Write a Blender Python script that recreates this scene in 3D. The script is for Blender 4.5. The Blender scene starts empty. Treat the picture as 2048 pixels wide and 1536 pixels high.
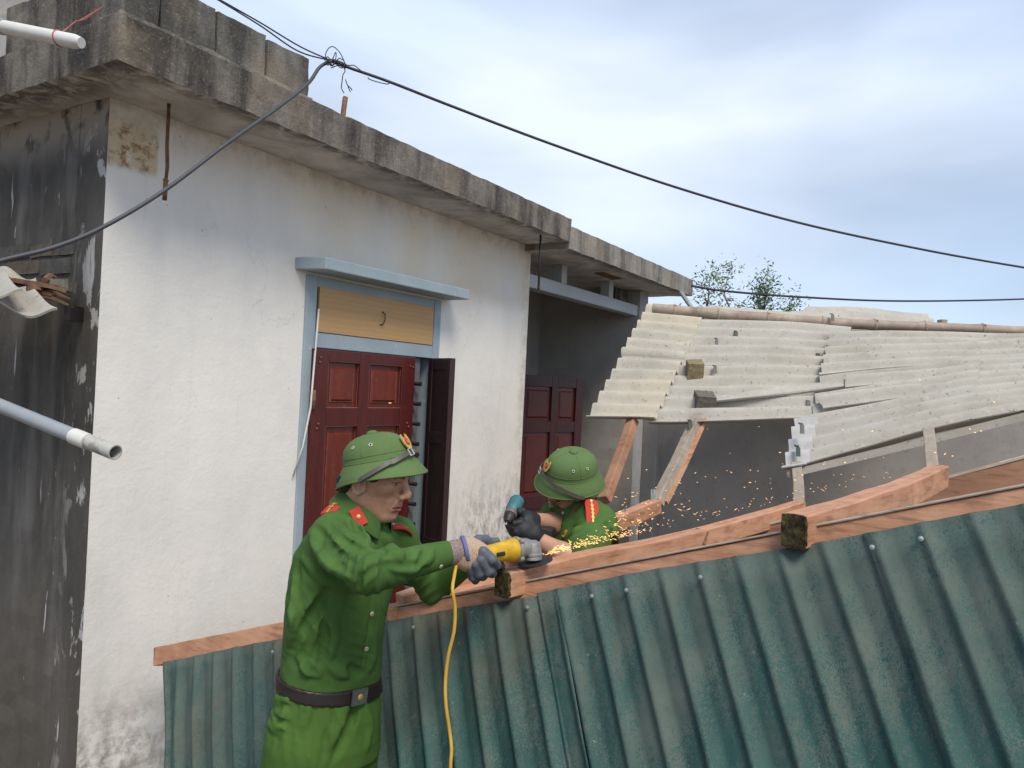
import bpy, bmesh, math, random
import numpy as np
from mathutils import Vector, Matrix, noise as mnoise
random.seed(7); rng = np.random.default_rng(7)
sc = bpy.context.scene
COL = sc.collection

# ------------------------------------------------------------------ camera
FPX, PITCH, ROLL, CAM_Z = 1546.5, 0.005, 0.0482, 1.9
_f = np.array([0, math.cos(PITCH), math.sin(PITCH)]); _r = np.array([1.0, 0, 0]); _u = np.cross(_r, _f)
CA = _r*math.cos(ROLL) + _u*math.sin(ROLL); CB = -_r*math.sin(ROLL) + _u*math.cos(ROLL); CF = _f
CAM = np.array([0, 0, CAM_Z])
def P(x, y, d): return CAM + d*(CF + CA*(x-1024)/FPX + CB*(768-y)/FPX)
def PX(X):
    X = np.asarray(X)-CAM; d = X@CF
    return np.array([1024+FPX*(X@CA)/d, 768-FPX*(X@CB)/d])
cam = bpy.data.cameras.new('camera'); cob = bpy.data.objects.new('camera', cam); COL.objects.link(cob)
cam.sensor_width = 36; cam.lens = FPX/2048*36; cam.clip_start = .05; cam.clip_end = 3000
m = Matrix.Identity(4)
for i in range(3): m[i][0], m[i][1], m[i][2], m[i][3] = CA[i], CB[i], -CF[i], CAM[i]
cob.matrix_world = m
sc.camera = cob
sc.render.engine = 'CYCLES'
sc.cycles.use_denoising = True
sc.cycles.max_bounces = 5
# ------------------------------------------------------------------ light
SUN_EL, SUN_AZ = math.radians(55), math.radians(158)      # azimuth clockwise from +Y
w = bpy.data.worlds.new('World'); sc.world = w; w.use_nodes = True
nt = w.node_tree; nt.nodes.clear()
def wn(t, **k):
    n = nt.nodes.new(t)
    for a, v in k.items(): setattr(n, a, v)
    return n
bg = wn('ShaderNodeBackground'); out = wn('ShaderNodeOutputWorld'); nt.links.new(bg.outputs[0], out.inputs[0])
sky = wn('ShaderNodeTexSky', sky_type='NISHITA', sun_disc=False, sun_elevation=SUN_EL, sun_rotation=SUN_AZ, air_density=1.0, dust_density=.4, ozone_density=1.6)
tc = wn('ShaderNodeTexCoord'); mp = wn('ShaderNodeMapping'); mp.inputs['Rotation'].default_value = (0, math.radians(33), 0); mp.inputs['Scale'].default_value = (1.0, 1.1, 2.3)
nt.links.new(tc.outputs['Generated'], mp.inputs[0])
def wnoise(scale, det, rough, dist, src=mp):
    n = wn('ShaderNodeTexNoise'); n.inputs['Scale'].default_value = scale; n.inputs['Detail'].default_value = det; n.inputs['Roughness'].default_value = rough; n.inputs['Distortion'].default_value = dist
    nt.links.new(src.outputs[0], n.inputs['Vector']); return n
n1 = wnoise(1.25, 4, .42, .3); n2 = wnoise(.85, 3, .45, .2, mp)
mp2 = wn('ShaderNodeMapping'); mp2.inputs['Rotation'].default_value = (0, math.radians(38), 0); mp2.inputs['Scale'].default_value = (.9, 1, 3.0); mp2.inputs['Location'].default_value = (3.1, 1.7, .4)
nt.links.new(tc.outputs['Generated'], mp2.inputs[0])
n3 = wnoise(1.7, 5, .45, .4, mp2)
mx = wn('ShaderNodeMath', operation='ADD'); nt.links.new(n1.outputs['Fac'], mx.inputs[0]); nt.links.new(n3.outputs['Fac'], mx.inputs[1])
rp = wn('ShaderNodeValToRGB'); nt.links.new(mx.outputs[0], rp.inputs[0])
rp.color_ramp.elements[0].position = .41; rp.color_ramp.elements[0].color = (.25, .25, .25, 1)
rp.color_ramp.elements[1].position = .63; rp.color_ramp.elements[1].color = (.92, .92, .92, 1)
mh = wn('ShaderNodeMath', operation='MULTIPLY'); mh.inputs[1].default_value = .5; nt.links.new(mx.outputs[0], mh.inputs[0]); nt.links.new(mh.outputs[0], rp.inputs[0])
crp = wn('ShaderNodeValToRGB'); nt.links.new(n2.outputs['Fac'], crp.inputs[0])
crp.color_ramp.elements[0].position = .35; crp.color_ramp.elements[0].color = (4.6, 6.3, 9.2, 1)
crp.color_ramp.elements[1].position = .66; crp.color_ramp.elements[1].color = (7.7, 8.5, 9.8, 1)
tint = wn('ShaderNodeMix', data_type='RGBA'); tint.blend_type = 'MULTIPLY'; tint.inputs['Factor'].default_value = 1; tint.inputs[7].default_value = (1.05, 1.0, .98, 1)
nt.links.new(sky.outputs[0], tint.inputs[6])
mxc = wn('ShaderNodeMix', data_type='RGBA'); nt.links.new(rp.outputs[0], mxc.inputs['Factor']); nt.links.new(tint.outputs[2], mxc.inputs[6]); nt.links.new(crp.outputs[0], mxc.inputs[7])
nt.links.new(mxc.outputs[2], bg.inputs[0]); bg.inputs[1].default_value = .088
sun = bpy.data.lights.new('sun', 'SUN'); sun.energy = 2.45; sun.angle = math.radians(25); sun.color = (1, .91, .76)
so = bpy.data.objects.new('sun', sun); COL.objects.link(so)
sd = Vector((math.sin(SUN_AZ)*math.cos(SUN_EL), math.cos(SUN_AZ)*math.cos(SUN_EL), math.sin(SUN_EL)))
so.rotation_euler = sd.to_track_quat('Z', 'Y').to_euler(); so.location = (3, -3, 8)
sc.view_settings.view_transform = 'Standard'; sc.view_settings.look = 'None'
sc.view_settings.exposure = 0.5; sc.view_settings.gamma = 1

# ------------------------------------------------------------------ mesh helpers
def V(*a): return np.array(a, float)
def unit(v): v = np.asarray(v, float); return v/np.linalg.norm(v)
class MB:
    def __init__(s): s.v, s.f, s.m = [], [], []
    def add(s, vs, fs, mi=0):
        o = len(s.v); s.v.extend([tuple(map(float, q)) for q in vs]); s.f.extend([tuple(i+o for i in f) for f in fs])
        s.m.extend([mi]*len(fs)); return s
    def obox(s, c, ax, ay, az, mi=0):
        c, ax, ay, az = map(np.asarray, (c, ax, ay, az))
        vs = [c+i*ax+j*ay+k*az for k in (-1, 1) for j in (-1, 1) for i in (-1, 1)]
        return s.add(vs, [(0, 2, 3, 1), (4, 5, 7, 6), (0, 1, 5, 4), (2, 6, 7, 3), (0, 4, 6, 2), (1, 3, 7, 5)], mi)
    def box(s, a, b, mi=0):
        a, b = np.minimum(a, b).astype(float), np.maximum(a, b).astype(float); h = (b-a)/2
        return s.obox((a+b)/2, (h[0], 0, 0), (0, h[1], 0), (0, 0, h[2]), mi)
    def beam(s, pts, wd, ht, up=(0, 0, 1), mi=0, taper=None):
        pts = [np.asarray(p, float) for p in pts]; vs, fs = [], []
        for i, p in enumerate(pts):
            t = unit(pts[min(i+1, len(pts)-1)]-pts[max(i-1, 0)]); sd_ = unit(np.cross(t, up)); uu = np.cross(sd_, t)
            k = 1 if taper is None else taper[i]
            vs += [p+sd_*wd*k/2*a+uu*ht*k/2*b for a, b in ((-1, -1), (1, -1), (1, 1), (-1, 1))]
        for i in range(len(pts)-1):
            for j in range(4): fs.append((4*i+j, 4*i+(j+1) % 4, 4*i+4+(j+1) % 4, 4*i+4+j))
        n = 4*(len(pts)-1); fs += [(3, 2, 1, 0), (n, n+1, n+2, n+3)]
        return s.add(vs, fs, mi)
    def tube(s, pts, r, seg=10, caps=True, mi=0, closed=False):
        pts = [np.asarray(p, float) for p in pts]; n = len(pts); rr = r if hasattr(r, '__len__') else [r]*n
        vs, fs = [], []; pn = None
        for i, p in enumerate(pts):
            t = unit(pts[(i+1) % n]-pts[i-1]) if closed else unit(pts[min(i+1, n-1)]-pts[max(i-1, 0)])
            if pn is None: pn = np.cross(t, (0, 0, 1) if abs(t[2]) < .9 else (1, 0, 0))
            pn = unit(pn-t*(pn@t)); bn = np.cross(t, pn)
            for j in range(seg):
                a = 2*math.pi*j/seg; vs.append(p+rr[i]*(pn*math.cos(a)+bn*math.sin(a)))
        for i in range(n if closed else n-1):
            k = (i+1) % n
            for j in range(seg): fs.append((i*seg+j, i*seg+(j+1) % seg, k*seg+(j+1) % seg, k*seg+j))
        if caps and not closed: fs += [tuple(range(seg))[::-1], tuple(range((n-1)*seg, n*seg))]
        return s.add(vs, fs, mi)
    def lathe(s, c, axis, prof, seg=24, mi=0, ref=None, sx=1., sy=1.):
        c = np.asarray(c, float); az = unit(axis)
        ax = unit(np.cross((0, 0, 1) if abs(az[2]) < .9 else (1, 0, 0), az)) if ref is None else unit(np.asarray(ref)-az*(np.asarray(ref)@az))
        ay = np.cross(az, ax); vs, fs = [], []
        for (r, h) in prof:
            for j in range(seg):
                a = 2*math.pi*j/seg; vs.append(c+az*h+ax*r*sx*math.cos(a)+ay*r*sy*math.sin(a))
        for i in range(len(prof)-1):
            for j in range(seg): fs.append((i*seg+j, i*seg+(j+1) % seg, (i+1)*seg+(j+1) % seg, (i+1)*seg+j))
        fs += [tuple(range(seg))[::-1], tuple(range((len(prof)-1)*seg, len(prof)*seg))]
        return s.add(vs, fs, mi)
    def sheet(s, fn, nu, nv, th=0, mi=0):
        """fn(a,b)->(point, normal) for a,b in 0..1; th = thickness"""
        top, bot = [], []
        for i in range(nu+1):
            for j in range(nv+1):
                p, n = fn(i/nu, j/nv); top.append(p); bot.append(np.asarray(p)-np.asarray(n)*th)
        fs = []; I = lambda i, j: i*(nv+1)+j; N = len(top)
        for i in range(nu):
            for j in range(nv):
                q = (I(i, j), I(i+1, j), I(i+1, j+1), I(i, j+1)); fs.append(q)
                if th: fs.append(tuple(N+k for k in q[::-1]))
        if th:
            ring = [I(i, 0) for i in range(nu)]+[I(nu, j) for j in range(nv)]+[I(i, nv) for i in range(nu, 0, -1)]+[I(0, j) for j in range(nv, 0, -1)]
            for a, b in zip(ring, ring[1:]+ring[:1]): fs.append((b, a, N+a, N+b))
        return s.add(top+(bot if th else []), fs, mi)
    def rbox(s, a, b, res=.06, amp=.006, seed=0, mi=0, fmi=None):
        """box with subdivided, slightly uneven faces; fmi = {axis-sign: material index}"""
        a, b = np.minimum(a, b).astype(float), np.maximum(a, b).astype(float); n = np.maximum(1, np.minimum(90, np.round((b-a)/res))).astype(int)
        idx = {}; vs = []
        def vid(i, j, k):
            key = (i, j, k)
            if key not in idx:
                p = a+(b-a)*V(i, j, k)/n; q = mnoise.noise_vector(Vector(p*9)+Vector((seed, 0, 0))); q2 = mnoise.noise_vector(Vector(p*37)+Vector((seed, 5, 0)))
                vs.append(p+np.array(q)*amp+np.array(q2)*amp*.5); idx[key] = len(vs)-1
            return idx[key]
        for d in range(3):
            e, g = (d+1) % 3, (d+2) % 3
            for sgn, lev in ((-1, 0), (1, n[d])):
                fs = []
                for i in range(n[e]):
                    for j in range(n[g]):
                        q = []
                        for di, dj in ((0, 0), (1, 0), (1, 1), (0, 1)):
                            t = [0, 0, 0]; t[d] = lev; t[e] = i+di; t[g] = j+dj; q.append(vid(*t))
                        fs.append(tuple(q) if sgn > 0 else tuple(q[::-1]))
                o = len(s.v); s.f.extend([tuple(k+o for k in f) for f in fs]); s.m.extend([(fmi or {}).get((d, sgn), mi)]*len(fs))
        s.v.extend([tuple(q) for q in vs]); return s
    def sphere(s, c, r, seg=10, mi=0):
        r = np.asarray(r, float)*np.ones(3); prof = []; c = np.asarray(c, float); vs, fs = [], []
        for i in range(1, seg):
            a = math.pi*i/seg
            for j in range(2*seg): b = math.pi*j/seg; vs.append(c+r*V(math.sin(a)*math.cos(b), math.sin(a)*math.sin(b), math.cos(a)))
        for i in range(seg-2):
            for j in range(2*seg): fs.append((i*2*seg+j, (i+1)*2*seg+j, (i+1)*2*seg+(j+1) % (2*seg), i*2*seg+(j+1) % (2*seg)))
        fs += [tuple(range(2*seg)), tuple(range((seg-2)*2*seg, (seg-1)*2*seg))[::-1]]
        return s.add(vs, fs, mi)
def link(o, parent=None, label=None, cat=None, group=None, kind=None):
    COL.objects.link(o)
    if parent is not None: o.parent = parent
    if label: o['label'] = label
    if cat: o['category'] = cat
    if group: o['group'] = group
    if kind: o['kind'] = kind
    return o
def empty(name, loc, label=None, cat=None, group=None, rotz=0, kind=None):
    o = bpy.data.objects.new(name, None); o.location = tuple(map(float, loc)); o.rotation_euler = (0, 0, rotz); o.empty_display_size = .05
    return link(o, None, label, cat, group, kind)
def wmat(p):
    return Matrix.LocRotScale(p.location, p.rotation_euler, None) if p.parent is None else wmat(p.parent) @ Matrix.LocRotScale(p.location, p.rotation_euler, None)
def obj(name, mb, mats, parent=None, world=True, smooth=False, bevel=0, label=None, cat=None, group=None, kind=None, base=None, sharp=None):
    me = bpy.data.meshes.new(name); v = np.array(mb.v, float); loc = None
    if parent is not None and world:
        mi = np.array(wmat(parent).inverted()); v = v@mi[:3, :3].T+mi[:3, 3]
    elif parent is None:
        loc = np.array([(v[:, 0].min()+v[:, 0].max())/2, (v[:, 1].min()+v[:, 1].max())/2, v[:, 2].min()]) if base is None else np.asarray(base, float)
        v = v-loc
    me.from_pydata(v.tolist(), [], mb.f)
    for mt in (mats if isinstance(mats, (list, tuple)) else [mats]): me.materials.append(mt)
    me.polygons.foreach_set('material_index', mb.m)
    if smooth: me.shade_smooth()
    if sharp: me.set_sharp_from_angle(angle=math.radians(sharp))
    me.update()
    o = bpy.data.objects.new(name, me)
    if loc is not None: o.location = tuple(loc)
    if bevel:
        b = o.modifiers.new('bevel', 'BEVEL'); b.width = bevel; b.segments = 2; b.limit_method = 'ANGLE'; b.angle_limit = math.radians(40)
    return link(o, parent, label, cat, group, kind)

# ------------------------------------------------------------------ material helper
class G:
    def __init__(s, name):
        s.mat = bpy.data.materials.new(name); s.mat.use_nodes = True; s.nt = s.mat.node_tree; s.b = s.nt.nodes['Principled BSDF']; s.tc = s.nt.nodes.new('ShaderNodeTexCoord')
    def n(s, t, **k):
        q = s.nt.nodes.new(t)
        for a, v in k.items(): setattr(q, a, v)
        return q
    def set(s, sock, v):
        if isinstance(v, bpy.types.NodeSocket): s.nt.links.new(v, sock)
        elif isinstance(v, (tuple, list)): sock.default_value = tuple(v)+((1,) if len(v) == 3 and sock.type == 'RGBA' else ())
        else: sock.default_value = v
    def vec(s, scale=(1, 1, 1), rot=(0, 0, 0), loc=(0, 0, 0)):
        q = s.n('ShaderNodeMapping'); q.inputs['Scale'].default_value = scale; q.inputs['Rotation'].default_value = rot; q.inputs['Location'].default_value = loc
        s.nt.links.new(s.tc.outputs['Object'], q.inputs[0]); return q.outputs[0]
    def tvec(s, scale, rotz, roty=0):
        q = s.n('ShaderNodeMapping'); q.vector_type = 'TEXTURE'; q.inputs['Scale'].default_value = scale; q.inputs['Rotation'].default_value = (0, roty, rotz)
        s.nt.links.new(s.tc.outputs['Object'], q.inputs[0]); return q.outputs[0]
    def noise(s, scale, det=4, rough=.5, dist=0, vec=None):
        q = s.n('ShaderNodeTexNoise'); s.set(q.inputs['Scale'], scale); s.set(q.inputs['Detail'], det); s.set(q.inputs['Roughness'], rough); s.set(q.inputs['Distortion'], dist)
        s.nt.links.new(vec or s.tc.outputs['Object'], q.inputs['Vector']); return q.outputs['Fac']
    def wave(s, scale, dist, det=2, vec=None, dscale=1, dirn='X'):
        q = s.n('ShaderNodeTexWave'); q.bands_direction = dirn; s.set(q.inputs['Scale'], scale); s.set(q.inputs['Distortion'], dist); s.set(q.inputs['Detail'], det); s.set(q.inputs['Detail Scale'], dscale)
        s.nt.links.new(vec or s.tc.outputs['Object'], q.inputs['Vector']); return q.outputs['Fac']
    def voro(s, scale, vec=None, feat='F1'):
        q = s.n('ShaderNodeTexVoronoi'); q.feature = feat; s.set(q.inputs['Scale'], scale); s.nt.links.new(vec or s.tc.outputs['Object'], q.inputs['Vector']); return q.outputs['Distance']
    def ramp(s, fac, a, b, ca=(0, 0, 0), cb=(1, 1, 1)):
        q = s.n('ShaderNodeValToRGB'); s.set(q.inputs[0], fac); e = q.color_ramp.elements; e[0].position = a; e[1].position = b; e[0].color = (*ca, 1); e[1].color = (*cb, 1); return q.outputs[0]
    def mix(s, fac, a, b, mode='MIX'):
        q = s.n('ShaderNodeMix', data_type='RGBA'); q.blend_type = mode; s.set(q.inputs['Factor'], fac); s.set(q.inputs[6], a); s.set(q.inputs[7], b); return q.outputs[2]
    def math(s, op, a, b=0, c=None):
        q = s.n('ShaderNodeMath', operation=op); s.set(q.inputs[0], a); s.set(q.inputs[1], b)
        if c is not None: s.set(q.inputs[2], c)
        return q.outputs[0]
    def xyz(s):
        q = s.n('ShaderNodeSeparateXYZ'); s.nt.links.new(s.tc.outputs['Object'], q.inputs[0]); return q.outputs
    def rng(s, v, a, b):
        q = s.n('ShaderNodeMapRange'); q.interpolation_type = 'SMOOTHSTEP'; s.set(q.inputs[0], v); q.inputs[1].default_value = a; q.inputs[2].default_value = b; return q.outputs[0]
    def bump(s, h, st=.3, dist=.005):
        q = s.n('ShaderNodeBump'); s.set(q.inputs['Height'], h); q.inputs['Strength'].default_value = st; q.inputs['Distance'].default_value = dist
        s.nt.links.new(q.outputs[0], s.b.inputs['Normal'])
    def done(s, col, rough=.8, metal=0, spec=None, sub=0):
        s.set(s.b.inputs['Base Color'], col); s.set(s.b.inputs['Roughness'], rough); s.set(s.b.inputs['Metallic'], metal)
        if spec is not None: s.b.inputs['Specular IOR Level'].default_value = spec
        if sub: s.b.inputs['Subsurface Weight'].default_value = sub; s.b.inputs['Subsurface Radius'].default_value = (.012, .005, .003); s.b.inputs['Subsurface Scale'].default_value = 1
        return s.mat
def simple(name, col, rough=.7, metal=0, var=.25, scale=30, bump=0, spec=None):
    g = G(name); c2 = tuple(x*(1-var) for x in col); n = g.noise(scale, 5, .6)
    if bump: g.bump(n, bump, .003)
    return g.done(g.mix(g.ramp(n, .3, .7), c2, col), rough, metal, spec)
# ------------------------------------------------------------------ materials of the setting
def m_white():
    g = G('whitewash'); x, y, z = g.xyz()
    base = g.mix(g.ramp(g.noise(1.3, 5, .6), .3, .7), (.72, .695, .655), (.81, .782, .735))
    base = g.mix(g.math('MULTIPLY', g.ramp(g.noise(3, 6, .65, .3, g.vec((1, 1, .35))), .46, .66), .35), base, (.60, .60, .59))
    cream = g.math('MULTIPLY', g.math('MULTIPLY', g.rng(z, 2.42, 2.56), g.rng(x, .75, 1.2)), g.ramp(g.noise(2.2, 4), .3, .62))
    base = g.mix(g.math('MULTIPLY', cream, .62), base, (.72, .61, .45))
    st = g.noise(16, 8, .75, .2, g.vec((1, 1, .55)))
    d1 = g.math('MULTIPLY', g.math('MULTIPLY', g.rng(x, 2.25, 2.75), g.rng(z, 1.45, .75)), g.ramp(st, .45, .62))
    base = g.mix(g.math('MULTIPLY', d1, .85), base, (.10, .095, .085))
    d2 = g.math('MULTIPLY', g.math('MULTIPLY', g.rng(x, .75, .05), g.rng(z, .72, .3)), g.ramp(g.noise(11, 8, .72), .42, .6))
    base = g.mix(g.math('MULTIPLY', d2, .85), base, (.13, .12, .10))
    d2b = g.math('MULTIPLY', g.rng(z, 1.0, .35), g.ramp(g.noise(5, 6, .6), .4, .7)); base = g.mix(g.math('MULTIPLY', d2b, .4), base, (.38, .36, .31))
    bx = g.math('MULTIPLY', g.math('MULTIPLY', g.rng(x, .225, .205), g.math('MULTIPLY', g.rng(z, 2.69, 2.73), g.rng(z, 2.96, 2.84))), g.ramp(g.noise(7, 6, .6, .2), .36, .43))
    pcol = g.mix(g.ramp(g.noise(22, 6, .7), .48, .62), (.60, .50, .35), (.26, .15, .07)); base = g.mix(bx, base, pcol)
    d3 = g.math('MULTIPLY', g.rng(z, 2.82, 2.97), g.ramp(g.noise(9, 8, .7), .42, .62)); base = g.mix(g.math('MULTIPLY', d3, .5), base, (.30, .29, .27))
    d4 = g.math('MULTIPLY', g.math('MULTIPLY', g.rng(x, 3.15, 3.27), g.ramp(g.noise(10, 6, .7), .4, .6)), .6); base = g.mix(d4, base, (.42, .38, .31))
    sp = g.ramp(g.voro(9), .035, .05, (1, 1, 1), (0, 0, 0)); base = g.mix(g.math('MULTIPLY', sp, .5), base, (.25, .22, .2))
    cr = g.ramp(g.math('ABSOLUTE', g.math('SUBTRACT', g.noise(1.6, 7, .6, .4, g.vec((1, 1, .8), (0, 0, 0), (4, 0, 2))), .5)), .0012, .004, (1, 1, 1), (0, 0, 0)); cr = g.math('MULTIPLY', cr, g.ramp(g.noise(1.1, 2), .52, .6)); base = g.mix(g.math('MULTIPLY', cr, .28), base, (.30, .27, .24))
    dr = g.math('MULTIPLY', g.ramp(g.noise(20, 4, .6, .1, g.vec((1, 1, .035))), .60, .72), g.ramp(g.noise(1.4, 3), .45, .65)); base = g.mix(g.math('MULTIPLY', dr, .3), base, (.50, .47, .42))
    g.bump(g.math('ADD', g.noise(5, 6, .6), g.math('MULTIPLY', g.noise(60, 4, .6), .25)), .28, .02)
    return g.done(base, .88, spec=.25)
def m_dark():
    g = G('sooty_wall'); x, y, z = g.xyz()
    b = g.mix(g.ramp(g.noise(2.2, 6, .65, .3, g.vec((1, 1, .4))), .32, .68), (.040, .037, .035), (.125, .115, .102))
    b = g.mix(g.math('MULTIPLY', g.ramp(g.noise(7, 6, .6, 0, g.vec((1, 1, .15))), .50, .72), .55), b, (.21, .20, .19))
    b = g.mix(g.math('MULTIPLY', g.rng(z, 1.3, .4), .5), b, (.10, .083, .066))
    s1 = g.ramp(g.noise(24, 3, .45, .2, g.vec((1, 1, .10), (.12, 0, 0))), .70, .735); s2 = g.ramp(g.noise(38, 3, .5, .3, g.vec((1, 1, .22), (-.15, 0, 0), (3, 1, 0))), .70, .74)
    b = g.mix(g.math('MULTIPLY', s1, .8), b, (.55, .54, .53)); b = g.mix(g.math('MULTIPLY', s2, .7), b, (.48, .47, .46))
    e = g.math('MULTIPLY', g.rng(y, .24, .02), g.ramp(g.noise(9, 5, .65, .5, g.vec((1, 1, .45))), .56, .60)); b = g.mix(g.math('MULTIPLY', e, .85), b, (.50, .49, .48))
    t = g.math('MULTIPLY', g.rng(z, 2.70, 2.97), g.ramp(g.noise(6, 5, .6, .3), .38, .5)); b = g.mix(t, b, (.34, .31, .27))
    g.bump(g.noise(30, 6, .65), .4, .006); return g.done(b, .85, spec=.3)
def m_concrete(name, light, dark, blk=.75, soff=False):
    g = G(name)
    b = g.mix(g.ramp(g.noise(6, 8, .7), .3, .7), dark, light)
    b = g.mix(g.math('MULTIPLY', g.ramp(g.noise(7, 6, .65, .2, g.vec((1, 1, .18))), .44, .62), blk), b, (.035, .032, .030))
    b = g.mix(g.math('MULTIPLY', g.ramp(g.noise(3.1, 4, .5), .52, .68), .35), b, (.30, .24, .17))
    b = g.mix(g.math('MULTIPLY', g.ramp(g.noise(90, 4, .7), .55, .7), .3), b, tuple(min(1, v*1.8) for v in light))
    g.bump(g.math('ADD', g.noise(16, 6, .7), g.noise(70, 5, .7)), .6, .008); return g.done(b, .92, spec=.2)
def m_soffit():
    g = G('stained_soffit'); x, y, z = g.xyz()
    b = g.mix(g.ramp(g.noise(3.5, 7, .65, .6), .35, .65), (.36, .34, .31), (.66, .63, .59))
    b = g.mix(g.math('MULTIPLY', g.math('MULTIPLY', g.rng(y, -.22, -.38), g.ramp(g.noise(12, 7, .7, .5), .38, .55)), .8), b, (.05, .045, .04))
    l = g.math('MULTIPLY', g.rng(x, .06, -.14), g.ramp(g.noise(9, 7, .7, .8), .38, .55)); b = g.mix(g.math('MULTIPLY', l, .8), b, (.06, .055, .05))
    g.bump(g.noise(18, 6, .7), .5, .008); return g.done(b, .9, spec=.2)
def m_paint(name, col, wear=(.62, .6, .57), w=.64):
    g = G(name); b = g.mix(g.ramp(g.noise(5, 5, .6), .3, .7), tuple(c*.82 for c in col), col)
    b = g.mix(g.math('MULTIPLY', g.ramp(g.noise(14, 8, .7), w, w+.04), .7), b, wear)
    b = g.mix(g.math('MULTIPLY', g.ramp(g.noise(40, 5, .7), .58, .7), .3), b, (.16, .16, .16)); g.bump(g.noise(25, 5, .6), .25, .004)
    return g.done(b, .62)
def m_wood(name, c1, c2, axis=(1, 14, 14), rough=.6, scale=3, bump=.25, rot=(0, 0, 0), extra=None, az=None):
    g = G(name); v = g.tvec((9, 1, 1), az) if az is not None else g.vec(axis, rot); scale = scale*3 if az is not None else scale; n = g.noise(scale, 7, .65, 1.2, v)
    b = g.mix(g.ramp(n, .28, .72), c1, c2); b = g.mix(g.math('MULTIPLY', g.ramp(g.noise(scale*.6, 4, .5, .3), .45, .7), .35), b, tuple(x*.62 for x in c1))
    if az is not None: b = g.mix(g.math('MULTIPLY', g.ramp(g.noise(scale*2.2, 6, .7, .5, v), .52, .66), .62), b, tuple(x*.42 for x in c1)); b = g.mix(g.math('MULTIPLY', g.ramp(g.noise(3.5, 5, .6), .5, .66), .5), b, tuple(min(.8, x*1.15+.03) for x in c2))
    if extra: b = g.mix(g.math('MULTIPLY', g.ramp(g.noise(extra[0], 5, .6), extra[1], extra[1]+.12), extra[3]), b, extra[2])
    g.bump(n, bump, .004); return g.done(b, rough)
def m_laminate():
    g = G('wood_grain_board'); v = g.vec((1.2, 1, 9)); n = g.wave(1.2, 7, 4, v, 1.2, 'Z'); n2 = g.noise(30, 5, .6, .4, g.vec((1, 1, 16)))
    b = g.mix(g.math('MULTIPLY', g.ramp(n, .1, .9), .35), (.50, .30, .125), (.585, .375, .175)); b = g.mix(g.math('MULTIPLY', g.ramp(n2, .35, .7), .4), b, (.40, .225, .085)); return g.done(b, .5)
def m_door(name, c1, c2, rough=.32):
    g = G(name); n = g.noise(5, 7, .65, .8, g.vec((5, 5, .6)))
    b = g.mix(g.ramp(n, .3, .72), c1, c2); b = g.mix(g.math('MULTIPLY', g.ramp(g.noise(26, 6, .7), .62, .74), .25), b, (.35, .27, .24)); g.bump(n, .12, .003); return g.done(b, rough)
MW, MD, MSOF = m_white(), m_dark(), m_soffit()
MCON = m_concrete('weathered_concrete', (.25, .225, .195), (.115, .105, .092), .85); MBLK = m_concrete('concrete_block', (.225, .215, .195), (.105, .10, .09), .7)
MCON2 = m_concrete('pale_concrete', (.34, .315, .275), (.20, .185, .16), .6)
MBLUE = m_paint('blue_grey_paint', (.335, .415, .465)); MGREYP = m_paint('pale_grey_paint', (.46, .50, .53), w=.7)
MLAM = m_laminate(); MRED = m_door('red_varnish', (.055, .009, .009), (.105, .016, .012)); MREDP = m_door('red_panel_varnish', (.105, .016, .010), (.17, .030, .015), .32)
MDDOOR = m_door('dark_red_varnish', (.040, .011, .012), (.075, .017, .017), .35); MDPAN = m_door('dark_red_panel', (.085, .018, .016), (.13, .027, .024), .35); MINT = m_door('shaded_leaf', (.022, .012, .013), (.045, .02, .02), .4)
MEDGE = simple('worn_red_edge', (.24, .12, .10), .6, 0, .6, 30); MPORCH = m_paint('porch_render', (.43, .41, .38), (.30, .28, .25), .6); MSHED = m_paint('shed_render', (.36, .34, .325), (.27, .255, .24), .58)
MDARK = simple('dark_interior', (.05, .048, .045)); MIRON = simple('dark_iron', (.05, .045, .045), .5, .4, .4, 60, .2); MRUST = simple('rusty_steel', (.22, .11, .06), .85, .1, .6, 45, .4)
MRUST2 = simple('rusty_tube', (.26, .14, .08), .85, 0, .6, 70, .4)
def m_fibro(name, warm=False):
    g = G(name); n = g.noise(4, 7, .65)
    b = g.mix(g.ramp(n, .3, .7), (.355, .332, .288), (.475, .448, .393))
    b = g.mix(g.math('MULTIPLY', g.ramp(g.noise(2.0, 4, .5), .44, .62), .5), b, (.52, .455, .345) if warm else (.42, .405, .375))
    b = g.mix(g.math('MULTIPLY', g.ramp(g.noise(48, 6, .75), .59, .67), .8), b, (.10, .095, .08)); b = g.mix(g.math('MULTIPLY', g.ramp(g.noise(14, 8, .8), .59, .69), .65), b, (.20, .19, .16))
    b = g.mix(g.math('MULTIPLY', g.ramp(g.noise(7, 8, .7, .3), .56, .7), .35), b, (.30, .285, .25))
    b = g.mix(g.math('MULTIPLY', g.ramp(g.noise(26, 6, .7, 0, g.vec((1, 1, 1), (0, 0, 0), (5, 2, 1))), .60, .68), .45), b, (.58, .565, .51))
    g.bump(g.math('ADD', g.noise(60, 6, .7), g.noise(12, 5, .6)), .45, .004); return g.done(b, .9, spec=.2)
MFIB, MFIBW = m_fibro('fibre_cement'), m_fibro('fibre_cement_yellowed', True); MFIBN = m_paint('fresh_fibre_cement', (.47, .46, .46), (.36, .355, .35), .55)
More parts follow.
